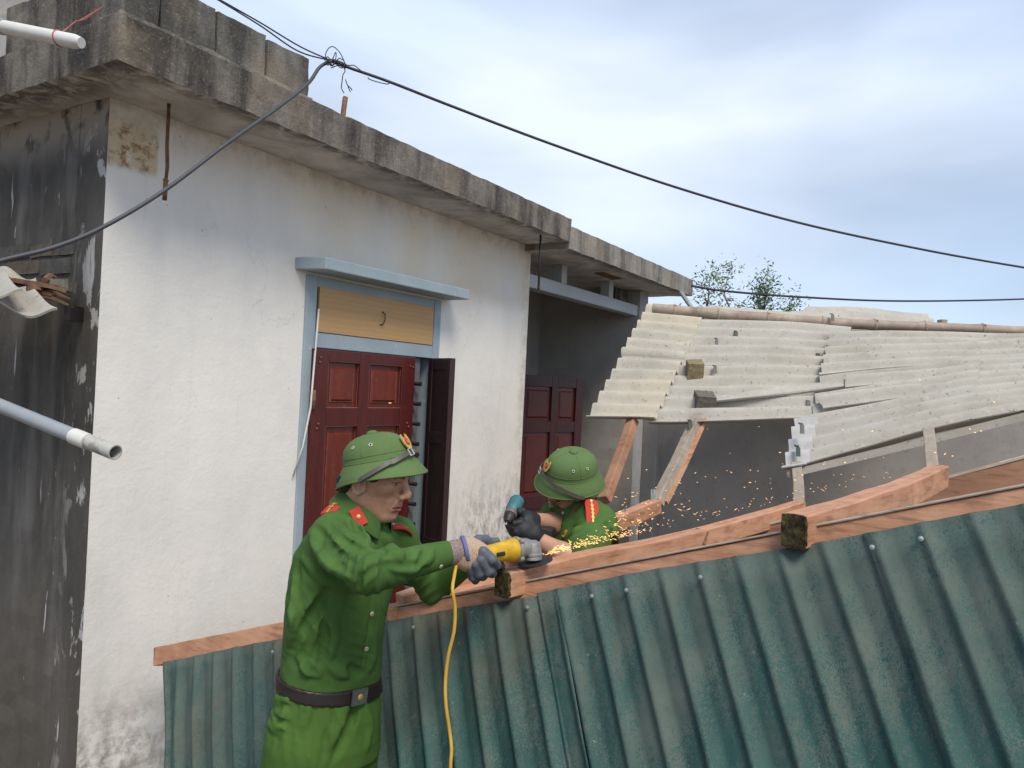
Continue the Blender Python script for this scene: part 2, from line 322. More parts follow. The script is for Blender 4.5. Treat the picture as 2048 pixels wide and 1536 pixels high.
def m_tin(slope, top):
    """slope, top: height of the panel's upper edge as a function of object x"""
    g = G('worn_green_tin'); x, y, z = g.xyz(); v = g.vec((1, 1, .75))
    dn = g.math('SUBTRACT', g.math('MULTIPLY_ADD', x, slope, top), z)                     # distance below the upper edge
    fl = g.noise(120, 3, .62, 2.2, v); big = g.noise(3.3, 5, .6, .4, g.vec((1, 1, .4))); str_ = g.noise(15, 4, .6, 0, g.vec((1, 1, .07)))
    teal = g.mix(g.ramp(g.noise(7, 5, .6, 0, g.vec((1, 1, .25))), .3, .7), (.013, .056, .051), (.026, .094, .084))
    grey = g.mix(g.ramp(g.noise(9, 5, .6), .3, .7), (.056, .086, .076), (.100, .126, .110))
    wear = g.math('ADD', fl, g.math('ADD', g.math('MULTIPLY', g.math('SUBTRACT', big, .5), .55), g.math('MULTIPLY', g.math('SUBTRACT', str_, .5), .5)))
    wear = g.math('ADD', wear, g.math('MULTIPLY', g.math('SUBTRACT', g.rng(dn, .75, .0), .5), .22))
    b = g.mix(g.ramp(wear, .43, .58), teal, grey)
    rust = g.math('MULTIPLY', g.ramp(g.noise(3.4, 5, .6, .4, g.vec((1, 1, .35), (0, 0, 0), (2.2, 1, 0))), .52, .66), g.ramp(g.noise(80, 5, .7, .8), .42, .58))
    b = g.mix(g.math('MULTIPLY', g.math('MULTIPLY', rust, g.rng(dn, .45, .02)), .9), b, (.10, .048, .022))
    b = g.mix(g.math('MULTIPLY', g.ramp(g.noise(30, 5, .7), .67, .72), .4), b, (.30, .35, .34))
    g.bump(g.math('ADD', fl, g.math('MULTIPLY', g.noise(9, 4), 1.5)), .10, .004); return g.done(b, g.ramp(wear, .4, .6, (.58,)*3, (.78,)*3), .0, .35)
AZR, AZF = math.radians(44), math.radians(-30)
MTIM = m_wood('fresh_timber', (.40, .185, .10), (.58, .32, .20), (1, 1, 1), .75, 9, .3, (0, 0, 0), (5, .58, (.36, .30, .16), .5), AZR); MTIMF = m_wood('purlin_timber', (.36, .165, .09), (.54, .29, .175), (1, 1, 1), .75, 9, .3, (0, 0, 0), (5, .6, (.30, .26, .15), .5), AZF); MTIMP = m_wood('pale_sawn_edge', (.42, .35, .27), (.58, .50, .40), (1, 1, 1), .8, 12, .3)
def m_moss():
    g = G('mossy_end_grain'); b = g.mix(g.ramp(g.noise(45, 6, .7), .35, .65), (.012, .010, .007), (.085, .068, .035)); b = g.mix(g.ramp(g.noise(22, 5, .65, .4), .5, .62), b, (.115, .11, .04)); b = g.mix(g.math('MULTIPLY', g.ramp(g.noise(90, 5, .7), .6, .7), .7), b, (.25, .19, .12)); g.bump(g.noise(70, 6, .7), 1.0, .006); return g.done(b, .95, spec=.1)
MMOSS = m_moss(); MTIMB = m_wood('brown_timber', (.25, .115, .065), (.40, .21, .125), (1, 1, 1), .75, 8, .3, (0, 0, 0), None, math.radians(-15)); MPALE = m_wood('grey_white_batten', (.30, .24, .19), (.45, .38, .31), (1, 1, 1), .8, 10, .3, (0, 0, 0), None, AZF)
MGTIM = m_wood('grey_weathered_timber', (.25, .205, .16), (.42, .36, .29), (1, 1, 1), .85, 12, .4, (0, 0, 0), (16, .6, (.14, .12, .10), .5))
MROT = m_wood('rotten_timber', (.12, .065, .035), (.27, .16, .09), (1, 1, 1), .9, 30, .8)
MBAM = m_wood('old_bamboo', (.27, .205, .16), (.44, .36, .29), (1, 1, 1), .7, 7, .3, (0, 0, 0), (5, .58, (.11, .085, .07), .55))
MPVC = simple('white_pvc', (.66, .65, .62), .45, 0, .12, 15); MPVCG = simple('grey_pvc', (.30, .33, .355), .42, 0, .15, 12); MPVCD = m_paint('dirty_pvc', (.46, .45, .42), (.20, .19, .16), .52)
MWIRE = simple('black_cable', (.035, .036, .05), .55); MWIRE2 = simple('grey_cable', (.06, .062, .075), .55); MPINK = simple('pink_wire', (.45, .12, .10), .5)
MDIRT = simple('dirt', (.22, .17, .12), .95, 0, .5, 6, .5); MSCREW = simple('zinc_screw', (.42, .44, .43), .45, .6)

# ------------------------------------------------------------------ ground
g_ = MB(); g_.sheet(lambda a, b: (V(-900+1800*a, -900+1800*b, 0), V(0, 0, 1)), 12, 12)
obj('ground', g_, MDIRT, kind='structure', label='bare brown dirt yard ground', base=(0, 0, 0))

# ------------------------------------------------------------------ house (local: x along the facade, y inwards, z up)
TH = .5546; HO = V(-1.6364, 3.0423, 0)
UU = V(math.sin(TH), math.cos(TH), 0); NN = V(math.cos(TH), -math.sin(TH), 0)
def HW(u, n, z): return HO+UU*u+NN*n+V(0, 0, z)
house = empty('house', HO, 'whitewashed flat-roofed house with a blackened side wall and a heavy concrete eave', 'house', rotz=math.pi/2-TH)
H, L = 2.97, 3.29
mb = MB(); fm = {(0, -1): 1, (0, 1): 0}
OP0, OP1, OPT = 1.10, 2.17, 2.40
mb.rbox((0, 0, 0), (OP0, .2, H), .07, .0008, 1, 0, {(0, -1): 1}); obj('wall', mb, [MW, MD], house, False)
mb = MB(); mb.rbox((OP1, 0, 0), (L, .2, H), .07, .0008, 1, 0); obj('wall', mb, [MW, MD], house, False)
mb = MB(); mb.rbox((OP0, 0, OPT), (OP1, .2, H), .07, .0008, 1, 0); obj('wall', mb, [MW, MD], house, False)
mb = MB(); mb.rbox((0.001, .2, 0), (.2, 3.2, H), .07, .008, 1, 1, {(0, 1): 0}); obj('side_wall', mb, [MW, MD], house, False, label='soot black side wall splashed with white paint')
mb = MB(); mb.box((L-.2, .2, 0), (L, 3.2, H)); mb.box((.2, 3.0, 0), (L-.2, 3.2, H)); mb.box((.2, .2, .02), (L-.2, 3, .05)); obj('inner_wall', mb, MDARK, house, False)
# eave slabs
mb = MB(); mb.rbox((-.2018, -.383, H), (3.19, 3.3, H+.162), .035, .006, 3, 0, {(2, -1): 1}); obj('eave_slab', mb, [MCON, MSOF], house, False, smooth=False)
mb = MB(); mb.rbox((3.197, -.373, H-.048), (5.9, 1.5, H+.115), .05, .006, 4, 0, {(2, -1): 1}); obj('eave_slab', mb, [MCON2, MSOF], house, False)
# parapet blocks
mb = MB(); mb.rbox((-.195, -.376, H+.160), (.70, -.25, H+.178), .025, .007, 5); obj('mortar_bed', mb, MCON2, house, False)
for i, (a, b, zz) in enumerate([(-.19, -.045, .18), (-.035, .195, .176), (.207, .443, .178), (.457, .688, .172)]):
    mb = MB(); mb.rbox((a, -.366+.004*i, H+.176), (b, -.252, H+.176+zz), .04, .005, 6+i); obj('block', mb, MBLK, house, False)
for i, (a, b) in enumerate([(-.245, -.06), (-.05, .2), (.21, .44)]):
    mb = MB(); mb.rbox((-.185, a, H+.170), (-.07, b, H+.36), .04, .006, 16+i); obj('block', mb, MCON, house, False)
mb = MB(); mb.rbox((-.188, -.364, H+.357), (.10, -.252, H+.53), .04, .006, 22); obj('block', mb, MBLK, house, False)
mb = MB(); mb.rbox((-.183, -.24, H+.364), (-.07, .03, H+.53), .04, .006, 23); obj('block', mb, MCON, house, False)
# cement roofing on the slab, crests peeping over its edge
mb = MB()
def rf(a, b):
    x = .71+2.42*a; y = -.355+2.9*b; z = H+.166+.010*math.sin(2*math.pi*x/.31+.6)*(1+.6*math.sin(x*2.3))+.02*b; return V(x, y, z), V(0, 0, 1)
mb.sheet(rf, 120, 3, .007); obj('roof_sheet', mb, MFIB, house, False, smooth=True)
# rusty tube standing on the slab edge, hanging bars
mb = MB(); mb.tube([(.93, -.335, H+.13), (.932, -.336, H+.2), (.946, -.33, H+.272)], [.013, .0125, .0125], 10); obj('rusty_stub', mb, MRUST2, house, False, smooth=True, sharp=50)
mb = MB(); mb.tube([(.154, -.15, H+.01), (.155, -.15, 2.8), (.160, -.152, 2.72), (.158, -.149, 2.66)], [.007, .007, .0075, .006], 8); mb.sphere((.158, -.149, 2.665), .011, 6); mb.tube([(.158, -.149, 2.66), (.157, -.149, 2.585)], .009, 8)
obj('hanging_bar', mb, MRUST, house, False, smooth=True, label='rusty bar hanging from the eave near the black side wall')
mb = MB(); mb.tube([(2.905, -.3, H+.01), (2.912, -.3, 2.6)], .0075, 8); mb.sphere((2.912, -.3, 2.6), .011, 6); obj('hanging_bar', mb, MIRON, house, False, smooth=True)
# window hood
mb = MB(); pts = [(.985, -.001), (1.03, -.17), (2.274, -.17), (2.274, -.001)]
vs = [(x, y, z) for z in (2.443, 2.505) for x, y in pts]; mb.add(vs, [(3, 2, 1, 0), (4, 5, 6, 7), (0, 1, 5, 4), (1, 2, 6, 5), (2, 3, 7, 6), (3, 0, 4, 7)]); obj('hood', mb, MBLUE, house, False, bevel=.006)
# door frame
fr = obj('door_frame', MB().box((1.062, -.012, .05), (1.135, .12, 2.43)).box((2.128, -.012, .05), (2.196, .12, 2.43)).box((1.137, -.010, 2.375), (2.126, .12, 2.43)).box((1.137, -.010, 2.06), (2.126, .12, 2.140)), MBLUE, house, False, bevel=.004)
tb = MB(); tb.box((1.150, -.014, 2.142), (2.118, .004, 2.378)); lam = obj('transom_board', tb, MLAM, house, False, bevel=.002)
mb = MB(); mb.tube([(1.64, -.016, 2.30), (1.648, -.028, 2.285), (1.646, -.03, 2.25), (1.633, -.026, 2.225), (1.622, -.016, 2.222)], .0035, 6); obj('pull_wire', mb, MIRON, lam, False, smooth=True)
def leaf(name, xf, w, h, mats, pans, th=.038):
    """door leaf in its own local plane; xf maps (x, y, z) to house space"""
    T = lambda q: tuple(xf(*q))
    def bx(mb, a, b):
        m2 = MB().box(a, b); mb.add([T(q) for q in m2.v], m2.f); return mb
    mb = MB(); cols = sorted({(p[0], p[1]) for p in pans}); st = .006
    xs = [0]+[x for c in cols for x in c]+[w]
    for i in range(0, len(xs), 2): bx(mb, (xs[i], 0, 0), (xs[i+1], th, h))
    rows = sorted({(p[2], p[3]) for p in pans}); zs = [0]+[z for r in rows for z in r]+[h]
    for i in range(0, len(zs), 2):
        for (a, b) in cols: bx(mb, (a, .001, zs[i]), (b, th-.001, zs[i+1]))
    lf = obj(name, mb, mats[0], house, False, bevel=.003)
    for (a, b, c, d) in pans:
        m2 = MB(); k = .032
        q = [(a, .022, c), (b, .022, c), (b, .022, d), (a, .022, d), (a+k, .020, c+k), (b-k, .020, c+k), (b-k, .020, d-k), (a+k, .020, d-k), (a+k+.012, .008, c+k+.012), (b-k-.012, .008, c+k+.012), (b-k-.012, .008, d-k-.012), (a+k+.012, .008, d-k-.012)]
        q += [(a, .032, c), (b, .032, c), (b, .032, d), (a, .032, d)]
        f = [(0, 1, 5, 4), (1, 2, 6, 5), (2, 3, 7, 6), (3, 0, 4, 7), (4, 5, 9, 8), (5, 6, 10, 9), (6, 7, 11, 10), (7, 4, 8, 11), (8, 9, 10, 11), (15, 14, 13, 12)]
        m2.add([T(v) for v in q], f); obj('panel', m2, mats[1], lf, False)
        if mats[0] is MRED:
            for (e0, e1) in (((a, c), (b, c)), ((a, d), (b, d)), ((a, c), (a, d)), ((b, c), (b, d)), ((a+k, c+k), (b-k, c+k)), ((a+k, c+k), (a+k, d-k)), ((b-k, c+k), (b-k, d-k))):
                i_ = e0[0] > a; obj('moulding', MB().tube([T((e0[0], .016 if i_ else .004, e0[1])), T((e1[0], .016 if i_ else .004, e1[1]))], .0022 if i_ else .003, 5), MEDGE, lf, False)
    return lf
pn = [(.10, .335, 1.70, 1.945), (.41, .685, 1.70, 1.945), (.10, .335, .95, 1.60), (.41, .685, .95, 1.60), (.10, .335, .15, .85), (.41, .685, .15, .85)]
ld = leaf('door_leaf', lambda x, y, z: (1.115+x*.9995, -.035-.02*x+y, z+.05), .80, 2.005, (MRED, MREDP), pn)
mb = MB()
for (x, z) in [(1.155, 2.01), (1.15, 1.985), (1.865, 2.0), (1.89, 1.995), (1.86, 1.66), (1.875, 1.64), (1.16, 1.665), (1.15, 1.64)]: mb.sphere((x, -.038-.02*(x-1.115), z), .007, 5)
obj('screw_head', mb, MRUST, ld, False, kind='stuff')
mb = MB(); mb.tube([(1.118, -.042, 1.74), (1.118, -.042, 1.84)], .009, 8); obj('hinge', mb, MRUST2, ld, False, smooth=True)
a0 = math.radians(66)
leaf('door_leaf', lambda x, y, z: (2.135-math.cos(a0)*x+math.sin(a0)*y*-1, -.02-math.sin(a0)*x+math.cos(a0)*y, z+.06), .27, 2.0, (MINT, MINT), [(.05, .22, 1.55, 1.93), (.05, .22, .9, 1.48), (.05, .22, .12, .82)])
ml = obj('mullion', MB().box((1.955, .015, .05), (2.045, .075, 2.058)), simple('grey_jamb', (.17, .175, .185), .6), house, False, bevel=.004)
for i in range(12):
    z = 1.90-.122*i; obj('peg', MB().tube([(1.965, .02, z), (1.985, -.03, z-.004), (1.985, -.045, z-.004)], [.012, .012, .014], 8), MIRON, ml, False, smooth=True, sharp=50)
# white flex hanging from the transom
mb = MB(); mb.tube([HW(1.140, .022, 2.26), HW(1.125, .03, 2.10), HW(1.095, .045, 1.75), HW(1.06, .040, 1.55), HW(1.03, .012, 1.40)], [.0055, .0055, .0055, .005, .004], 6)
obj('flex', mb, MPVC, house, True, smooth=True)
# porch: back wall, end wall, beam on posts
mb = MB(); mb.rbox((L+.01, 1.1, 0), (5.6, 1.3, H-.05), .12, .006, 30); obj('porch_wall', mb, MPORCH, house, False)
mb = MB(); mb.rbox((5.4, -.02, 0), (5.6, 1.1, H-.05), .12, .006, 31, 0, {(1, -1): 1}); obj('porch_wall', mb, [MPORCH, MSHED], house, False)  # end face coloured darker to tone down the sunlight falling on it
bm_ = obj('porch_beam', MB().box((3.292, .0, 2.668), (5.399, .11, 2.772)), MGREYP, house, False, bevel=.008)
for x in (3.86, 4.78): obj('post', MB().box((x-.045, .01, 2.774), (x+.045, .10, H-.045)), MGREYP, house, False, bevel=.004)
mb = MB(); mb.rbox((5.10, .115, 2.70), (5.398, .25, H-.05), .08, .005, 32); obj('lintel_end', mb, MCON, house, False)
mb = MB(); mb.rbox((4.26, -.155, H-.056), (4.62, -.06, H-.048), .03, .004, 3); obj('spalled_patch', mb, MRUST, house, False)
# porch door, standing open
pd0, pd1 = P(1046, 748, 6.9), P(1168, 757, 7.45)
dv = unit((pd1-pd0)*V(1, 1, 0)); dn = V(-dv[1], dv[0], 0); hm = np.array(wmat(house).inverted())
wd = float(np.linalg.norm((pd1-pd0)[:2])); ht = (pd0[2]+pd1[2])/2
leaf('porch_door', lambda x, y, z: (hm @ np.append(V(pd0[0], pd0[1], 0)+dv*x+dn*y+V(0, 0, z), 1))[:3], wd, ht,
     (MDDOOR, MDPAN), [(.05, wd*.47, ht-.42, ht-.10), (wd*.57, wd-.10, ht-.42, ht-.10), (.05, wd*.47, ht-1.1, ht-.52), (wd*.57, wd-.10, ht-1.1, ht-.52), (.05, wd*.47, .15, ht-1.22), (wd*.57, wd-.10, .15, ht-1.22)])
# niche of exposed bricks in the black wall
for i, (n0, n1, z0, z1) in enumerate([(-.80, -.55, 2.36, 2.42), (-.53, -.36, 2.36, 2.41), (-.345, -.20, 2.36, 2.40), (-.72, -.46, 2.29, 2.345), (-.44, -.22, 2.28, 2.345)]):
    mb = MB(); mb.rbox((-.006-.003*(i % 2), -n1, z0), (.02, -n0, z1), .03, .004, 40+i); obj('brick', mb, simple('old_brick%d' % i, (.14, .11, .08) if i % 2 else (.10, .095, .085), .9, 0, .5, 25, .5), house, False)
# ------------------------------------------------------------------ neighbour building behind, upper left
mb = MB(); c0, c1 = P(-260, 40, 5.2), P(112, 40, 4.6)
dv2 = unit((c1-c0)*V(1, 1, 0)); dn2 = V(-dv2[1], dv2[0], 0)
def nb(x, y, z): return V(c0[0], c0[1], 0)+dv2*x+dn2*y+V(0, 0, z)
wl = float(np.linalg.norm((c1-c0)[:2]))
vs = [nb(0, y, 0) for y in (0, 4)]+[nb(wl, y, 0) for y in (0, 4)]+[nb(0, y, 4.9) for y in (0, 4)]+[nb(wl, y, 4.12) for y in (0, 4)]
mb.add(vs, [(0, 2, 6, 4), (1, 5, 7, 3), (0, 4, 5, 1), (2, 3, 7, 6), (4, 6, 7, 5), (0, 1, 3, 2)])
nbh = empty('neighbour_house', nb(wl/2, 2, 0), 'grey rendered gable of the house behind the block parapet', 'house')
obj('wall', mb, MPORCH, nbh)
mb = MB(); mb.beam([nb(-.1, .0, 4.96), nb(wl+.12, .0, 4.13)], .12, .05); obj('verge', mb, MPALE, nbh)
# ------------------------------------------------------------------ shed wall at the back of the collapsed roof
def wallbox(p0, p1, h, th=.2):
    p0 = V(p0[0], p0[1], 0); p1 = V(p1[0], p1[1], 0); d = p1-p0; t = unit(d); nn = V(-t[1], t[0], 0)
    return MB().obox((p0+p1)/2+nn*th/2+V(0, 0, h/2), d/2, nn*th/2, V(0, 0, h/2))
sa, sb = P(1312, 900, 6.6), P(2500, 900, 5.4)
shed = empty('shed_wall', (sa+sb)/2*V(1, 1, 0), 'grey rendered wall standing behind the broken fibre-cement roof', 'wall')
obj('wall_face', wallbox(sa, sb, 2.28), MSHED, shed)
pa, pb = P(1283, 900, 6.5), P(1313, 900, 6.45); obj('pier', wallbox(pa, pb, 2.3, .15), MSHED, shed, bevel=.01)

# ------------------------------------------------------------------ collapsed green tin panel
def sd_(px): return 1/(.3285+(px-330)*1.52e-4)
T0, T1 = P(330, 1322, sd_(330)), P(2100, 997, sd_(2100))
TE = unit(T1-T0); TL = float(np.linalg.norm(T1-T0)); RR = V(-.20, .41, .885); RR = unit(RR); TN = unit(np.cross(TE, RR))
if TN[1] > 0: TN = -TN
def TQ(s, t, h): return T0+TE*s-RR*t+TN*h        # s along the top, t down the sheet, h towards the yard
PITCHC = .105
MTIN = m_tin((T1[2]-T0[2])/(T1[0]-T0[0]), T0[2]+((T0+T1)/2-T0)[0]*(T1[2]-T0[2])/(T1[0]-T0[0]))
tin = empty('tin_fence', (T0+T1)/2*V(1, 1, 0), 'leaning fence of worn green corrugated tin sheets below the sawn timbers', 'fence')
def prof(s):
    q = (s/PITCHC) % 1.0; k = 2*math.pi*q
    return .0090*(math.cos(k)+.42*math.cos(2*k)+.22*math.sin(2*k)+.20*math.cos(3*k)+.10*math.cos(4*k))
def tin_sheet(s0, s1, lift, tops, kink=0, seed=0):
    n = int((s1-s0)/PITCHC*16); nv = 26
    def fn(a, b):
        s = s0+(s1-s0)*a; t0 = tops+.004*math.sin(s*7+seed); top = TQ(s, t0, 0); tmax = max(.2, (top[2]+.05)/RR[2]); t = t0+(tmax-t0)*b
        wob = .006*math.sin(s*3.1+t*3+seed)+.003*math.sin(s*9+t*2.3)+.004*mnoise.noise(Vector((s*8, t*6, seed)))
        pv = prof(s+.012*math.sin(t*2.2+seed)+.02*t*kink)*(1-.5*math.exp(-b*11))
        ds = 0
        if seed == 1 and a < .12: ds = .03*math.sin(t*5)*(1-a/.12)          # curled free edge
        return TQ(s+ds, t, pv+wob+lift), TN
    mb = MB(); mb.sheet(fn, n, nv, .0012); return obj('tin_sheet', mb, MTIN, tin, smooth=True)
cuts = [0.0, .86, 1.71, 2.72, TL]
def s_at(px):
    best = min(np.linspace(0, TL, 400), key=lambda s: abs(PX(TQ(s, 0, 0))[0]-px)); return float(best)
cuts = [0.0, s_at(700), s_at(1120), s_at(1790), TL+.1, TL+1.0]
for i in range(5): tin_sheet(cuts[i]-(.07 if i else 0), cuts[i+1]+.0, .004*i+.001, .0+.006*(i % 2), .5, i+1)
# screws with rust skirts
for px in (548, 820, 1085, 1160, 1283, 1418, 1738, 1872):
    s = s_at(px); k = round(s/PITCHC)*PITCHC; c = TQ(k, .04, prof(k)+.012); obj('screw', MB().lathe(c, TN, [(.006, -.004), (.006, .0006), (.0032, .0012), (.0032, .0035), (.0015, .004)], 8), MSCREW, tin)
def tube_on(px0, px1, t, h, n=14):
    s0, s1 = s_at(px0), s_at(px1); return [TQ(s0+(s1-s0)*i/n, t+.006*math.sin(i*.9), h) for i in range(n+1)]
# purlin nailed behind the sheet tops
s0 = s_at(330)
def purl(name, sA, sB, t, hgt, h, thk, mats, n=10, par=None, sag=0.):
    pts = [TQ(sA+(sB-sA)*i/n, t+sag*math.sin(math.pi*i/n)+.0006*math.sin(i*2.1), h) for i in range(n+1)]
    return obj(name, MB().beam(pts, thk, hgt, RR), mats, par, bevel=.003) if par is not None else MB().beam(pts, thk, hgt, RR)
purl('purlin', -.095, s_at(760), -.028, .072, -.040, .045, MTIMF, 10, tin)
purl('purlin', s_at(765), TL+1.05, -.012, .05, -.040, .045, MTIMF, 10, tin)
purl('batten', s_at(768), s_at(1585), -.041, .006, -.036, .05, MPALE, 10, tin)
purl('batten', s_at(1600), TL+1.05, -.041, .007, -.036, .05, MPALE, 10, tin)
e0 = TQ(-.0975, -.028, -.040); obj('purlin_end', MB().obox(e0, TE*.003, RR*.0355, TN*.022), MROT, tin, bevel=.004)

# ------------------------------------------------------------------ timbers
def timber(name, pts, wd, ht, label, mat, end=None, group=None, up=(0, 0, 1), nsub=10, wob=.004, pieces=()):
    pts = [np.asarray(p, float) for p in pts]; fine = []
    for i in range(len(pts)-1):
        for j in range(nsub): fine.append(pts[i]+(pts[i+1]-pts[i])*j/nsub)
    fine.append(pts[-1])
    if len(pts) > 2:
        for _ in range(3): fine = [fine[0]]+[(fine[i-1]+2*fine[i]+fine[i+1])/4 for i in range(1, len(fine)-1)]+[fine[-1]]
    fine = [p+wob*np.array(mnoise.noise_vector(Vector(p*4))) for p in fine]
    e = empty(name, fine[len(fine)//2], label, 'timber', group)
    mb = MB(); mb.beam(fine, wd, ht, up); obj('shaft', mb, mat, e, bevel=.004)
    if end is not None:
        d = unit(fine[1]-fine[0]); mb = MB(); s_ = np.cross(d, up); s_ = unit(s_); uu = np.cross(s_, d)
        vs, fs = [], []; n = 7
        for k in (0, 1):
            for i in range(n+1):
                for j in range(n+1):
                    a, b = (i/n-.5), (j/n-.5); rr = .0025+.004*abs(mnoise.noise(Vector((a*9, b*9, k+fine[0][0]))))
                    vs.append(fine[0]-d*(rr+.001 if k == 0 else -(.006+.010*abs(mnoise.noise(Vector((a*7+3, b*7, 2))))))+s_*a*(wd+.002)*(1-.10*abs(b)**3*8*.5)+uu*b*(ht+.002)*(1-.10*abs(a)**3*8*.5))
        I = lambda k, i, j: k*(n+1)**2+i*(n+1)+j
        for i in range(n):
            for j in range(n): fs.append((I(0, i, j), I(0, i, j+1), I(0, i+1, j+1), I(0, i+1, j)))
        ring = [(i, 0) for i in range(n)]+[(n, j) for j in range(n)]+[(i, n) for i in range(n, 0, -1)]+[(0, j) for j in range(n, 0, -1)]
        for (a, b) in zip(ring, ring[1:]+ring[:1]): fs.append((I(0, *a), I(0, *b), I(1, *b), I(1, *a)))
        mb.add(vs, fs); obj('end_grain', mb, end, e, smooth=False)
    return e
UPT = V(0, 0, 1)
b3 = timber('rafter', [P(1004, 1168, 2.28), P(1180, 1127, 2.56), P(1400, 1078, 3.0), P(1601, 1019, 3.42)], .055, .075, 'sawn orange rafter with a blackened end being cut by the grinder', MTIM, MMOSS, 'broken rafters of the collapsed roof', UPT)
mb = MB(); mb.beam([P(1405, 1060, 2.99), P(1398, 1085, 2.965), P(1395, 1105, 2.96)], .010, .05, (1, 0, .3)); obj('split', mb, MROT, b3)
b4 = timber('rafter', [P(1588, 1062, 1.90), P(1690, 1030, 2.12), P(1790, 996, 2.4), P(1880, 952, 2.9)], .06, .082, 'orange rafter with a thick moss-covered end resting on the tin fence', MTIM, MMOSS, 'broken rafters of the collapsed roof', UPT)
b2 = timber('rafter', [P(800, 1208, 2.58), P(1000, 1140, 2.86), P(1190, 1064, 3.3), P(1314, 1011, 3.72)], .05, .07, 'orange rafter passing behind the officer with the drill', MTIM, None, 'broken rafters of the collapsed roof', UPT)
timber('rafter', [P(770, 1232, 2.54), P(900, 1200, 2.66), P(1040, 1160, 2.85)], .05, .06, 'short orange rafter beneath the elbow of the officer with the grinder', MTIM, None, 'broken rafters of the collapsed roof', UPT)
for (x, y, d) in ((1306, 990, 3.70), (1250, 1030, 3.48)):
    c = P(x, y, d); obj('cleat', MB().obox(c, V(.012, .008, .0), V(0, .004, .012), V(0, .002, .014)), MSCREW, b2); obj('nail', MB().tube([c, c+V(.0, -.004, .035)], .002, 5), MSCREW, b2)
timber('rafter_stub', [P(1314, 1006, 3.72), P(1350, 935, 3.88), P(1395, 838, 4.12)], .055, .05, 'grey and orange timber right of the drill officer leaning up to the roof edge', MGTIM, None, 'stubs hanging from the roof edge', (.7, -.7, .2))
mb = MB(); mb.beam([P(1326, 1006, 3.735), P(1362, 935, 3.895), P(1405, 840, 4.13)], .02, .052, (.7, -.7, .2)); obj('sawn_side', mb, MTIM, b2)
timber('rafter_stub', [P(1208, 1000, 3.72), P(1235, 930, 3.9), P(1265, 840, 4.15)], .05, .05, 'dark brown timber just behind the helmet of the drill officer', MTIMB, None, 'stubs hanging from the roof edge', (.7, -.7, .2))
timber('rafter_stub', [P(1598, 1015, 3.42), P(1598, 975, 3.5), P(1592, 930, 3.62)], .05, .045, 'short grey stub between the lifted roof corner and the cracked rafter', MGTIM, None, 'stubs hanging from the roof edge', (.9, -.3, .2))
timber('rafter_stub', [P(1866, 945, 3.07), P(1862, 905, 3.2), P(1858, 865, 3.35)], .05, .045, 'short grey stub standing on the rafter with the mossy end', MGTIM, None, 'stubs hanging from the roof edge', (.9, -.3, .2))
brd = timber('board', [P(1340, 1120, 3.36), P(1560, 1068, 3.24), P(1875, 987, 3.07), P(2130, 921, 2.93), P(2130, 921, 2.93)*2-P(1875, 987, 3.07)], .03, .116, 'long brown board running behind the rafters along the fence top', MTIMB, None, None, V(0, 0, 1))
mb = MB(); mb.beam([P(1345, 1094, 3.355), P(1560, 1041, 3.24), P(1875, 959, 3.07), P(2130, 892, 2.93), P(2130, 892, 2.93)*2-P(1875, 959, 3.07)], .033, .008); obj('pale_edge', mb, MTIMP, brd)

# ------------------------------------------------------------------ fibre-cement roof
roof = empty('collapsed_roof', P(1600, 900, 4.4)*V(1, 1, 0), 'sagging corrugated fibre-cement roof weighted with bricks and a bamboo pole', 'roof')
def bil(c, a, b): return (c[0]*(1-a)+c[1]*a)*(1-b)+(c[3]*(1-a)+c[2]*a)*b      # c: bottom-left, bottom-right, top-right, top-left
def fibro(corn, a0, a1, b0, b1, ribs, lift, mat, seed, jag=0, name='roof_sheet', amp=.024):
    nn_ = unit(np.cross(corn[1]-corn[0], corn[3]-corn[0])); nn_ = nn_ if nn_[2] > 0 else -nn_
    nv = max(6, int((b1-b0)*ribs*10))
    def fn(i, j):
        b = b0+(b1-b0)*j; ed = 0
        if jag: ed = jag*(.5+.5*mnoise.noise(Vector((b*40, seed, 0))))*(1-i)
        a = a0+(a1-a0)*i+ed; p = bil(corn, a, b)
        wv = amp*math.cos(2*math.pi*b*ribs); sag = .012*math.sin(a*5+seed)+.008*mnoise.noise(Vector((a*4, b*5, seed)))
        return p+nn_*(wv+sag+lift*(1-.3*i)), nn_
    mb = MB(); mb.sheet(fn, 14, nv, .0065); return obj(name, mb, mat, roof, smooth=True, sharp=60)
CL = [P(1172, 846, 4.15), P(1640, 848, 3.98), P(1690, 640, 5.25), P(1300, 614, 5.45)]
fibro(CL, 0, .30, 0, .505, 11.5, .010, MFIBW, 1); fibro(CL, -.012, .30, .495, 1.0, 11.5, .018, MFIBW, 2, .012)
fibro(CL, .27, 1.04, 0, .49, 11.5, .0, MFIB, 3); fibro(CL, .24, 1.04, .48, 1.0, 11.5, .007, MFIB, 4)
CR = [P(1600, 942, 3.58), P(2180, 798, 3.3), P(2180, 668, 4.5), P(1662, 668, 4.95)]
fibro(CR, 0, .62, 0, .60, 13.5, .02, MFIB, 5); fibro(CR, .60, 1.3, 0, .60, 13.5, .012, MFIB, 6); fibro(CR, 1.28, 2.0, 0, .60, 13.5, .02, MFIB, 61); fibro(CR, 1.28, 2.0, .585, 1.0, 13.5, .012, MFIB, 62); fibro(CR, .0, .7, .585, 1.0, 13.5, .012, MFIB, 7); fibro(CR, .66, 1.3, .585, 1.0, 13.5, .004, MFIB, 8)
fibro(CR, -.062, .03, -.004, .285, 13.5, .012, MFIBN, 9, .004, name='cap_sheet')
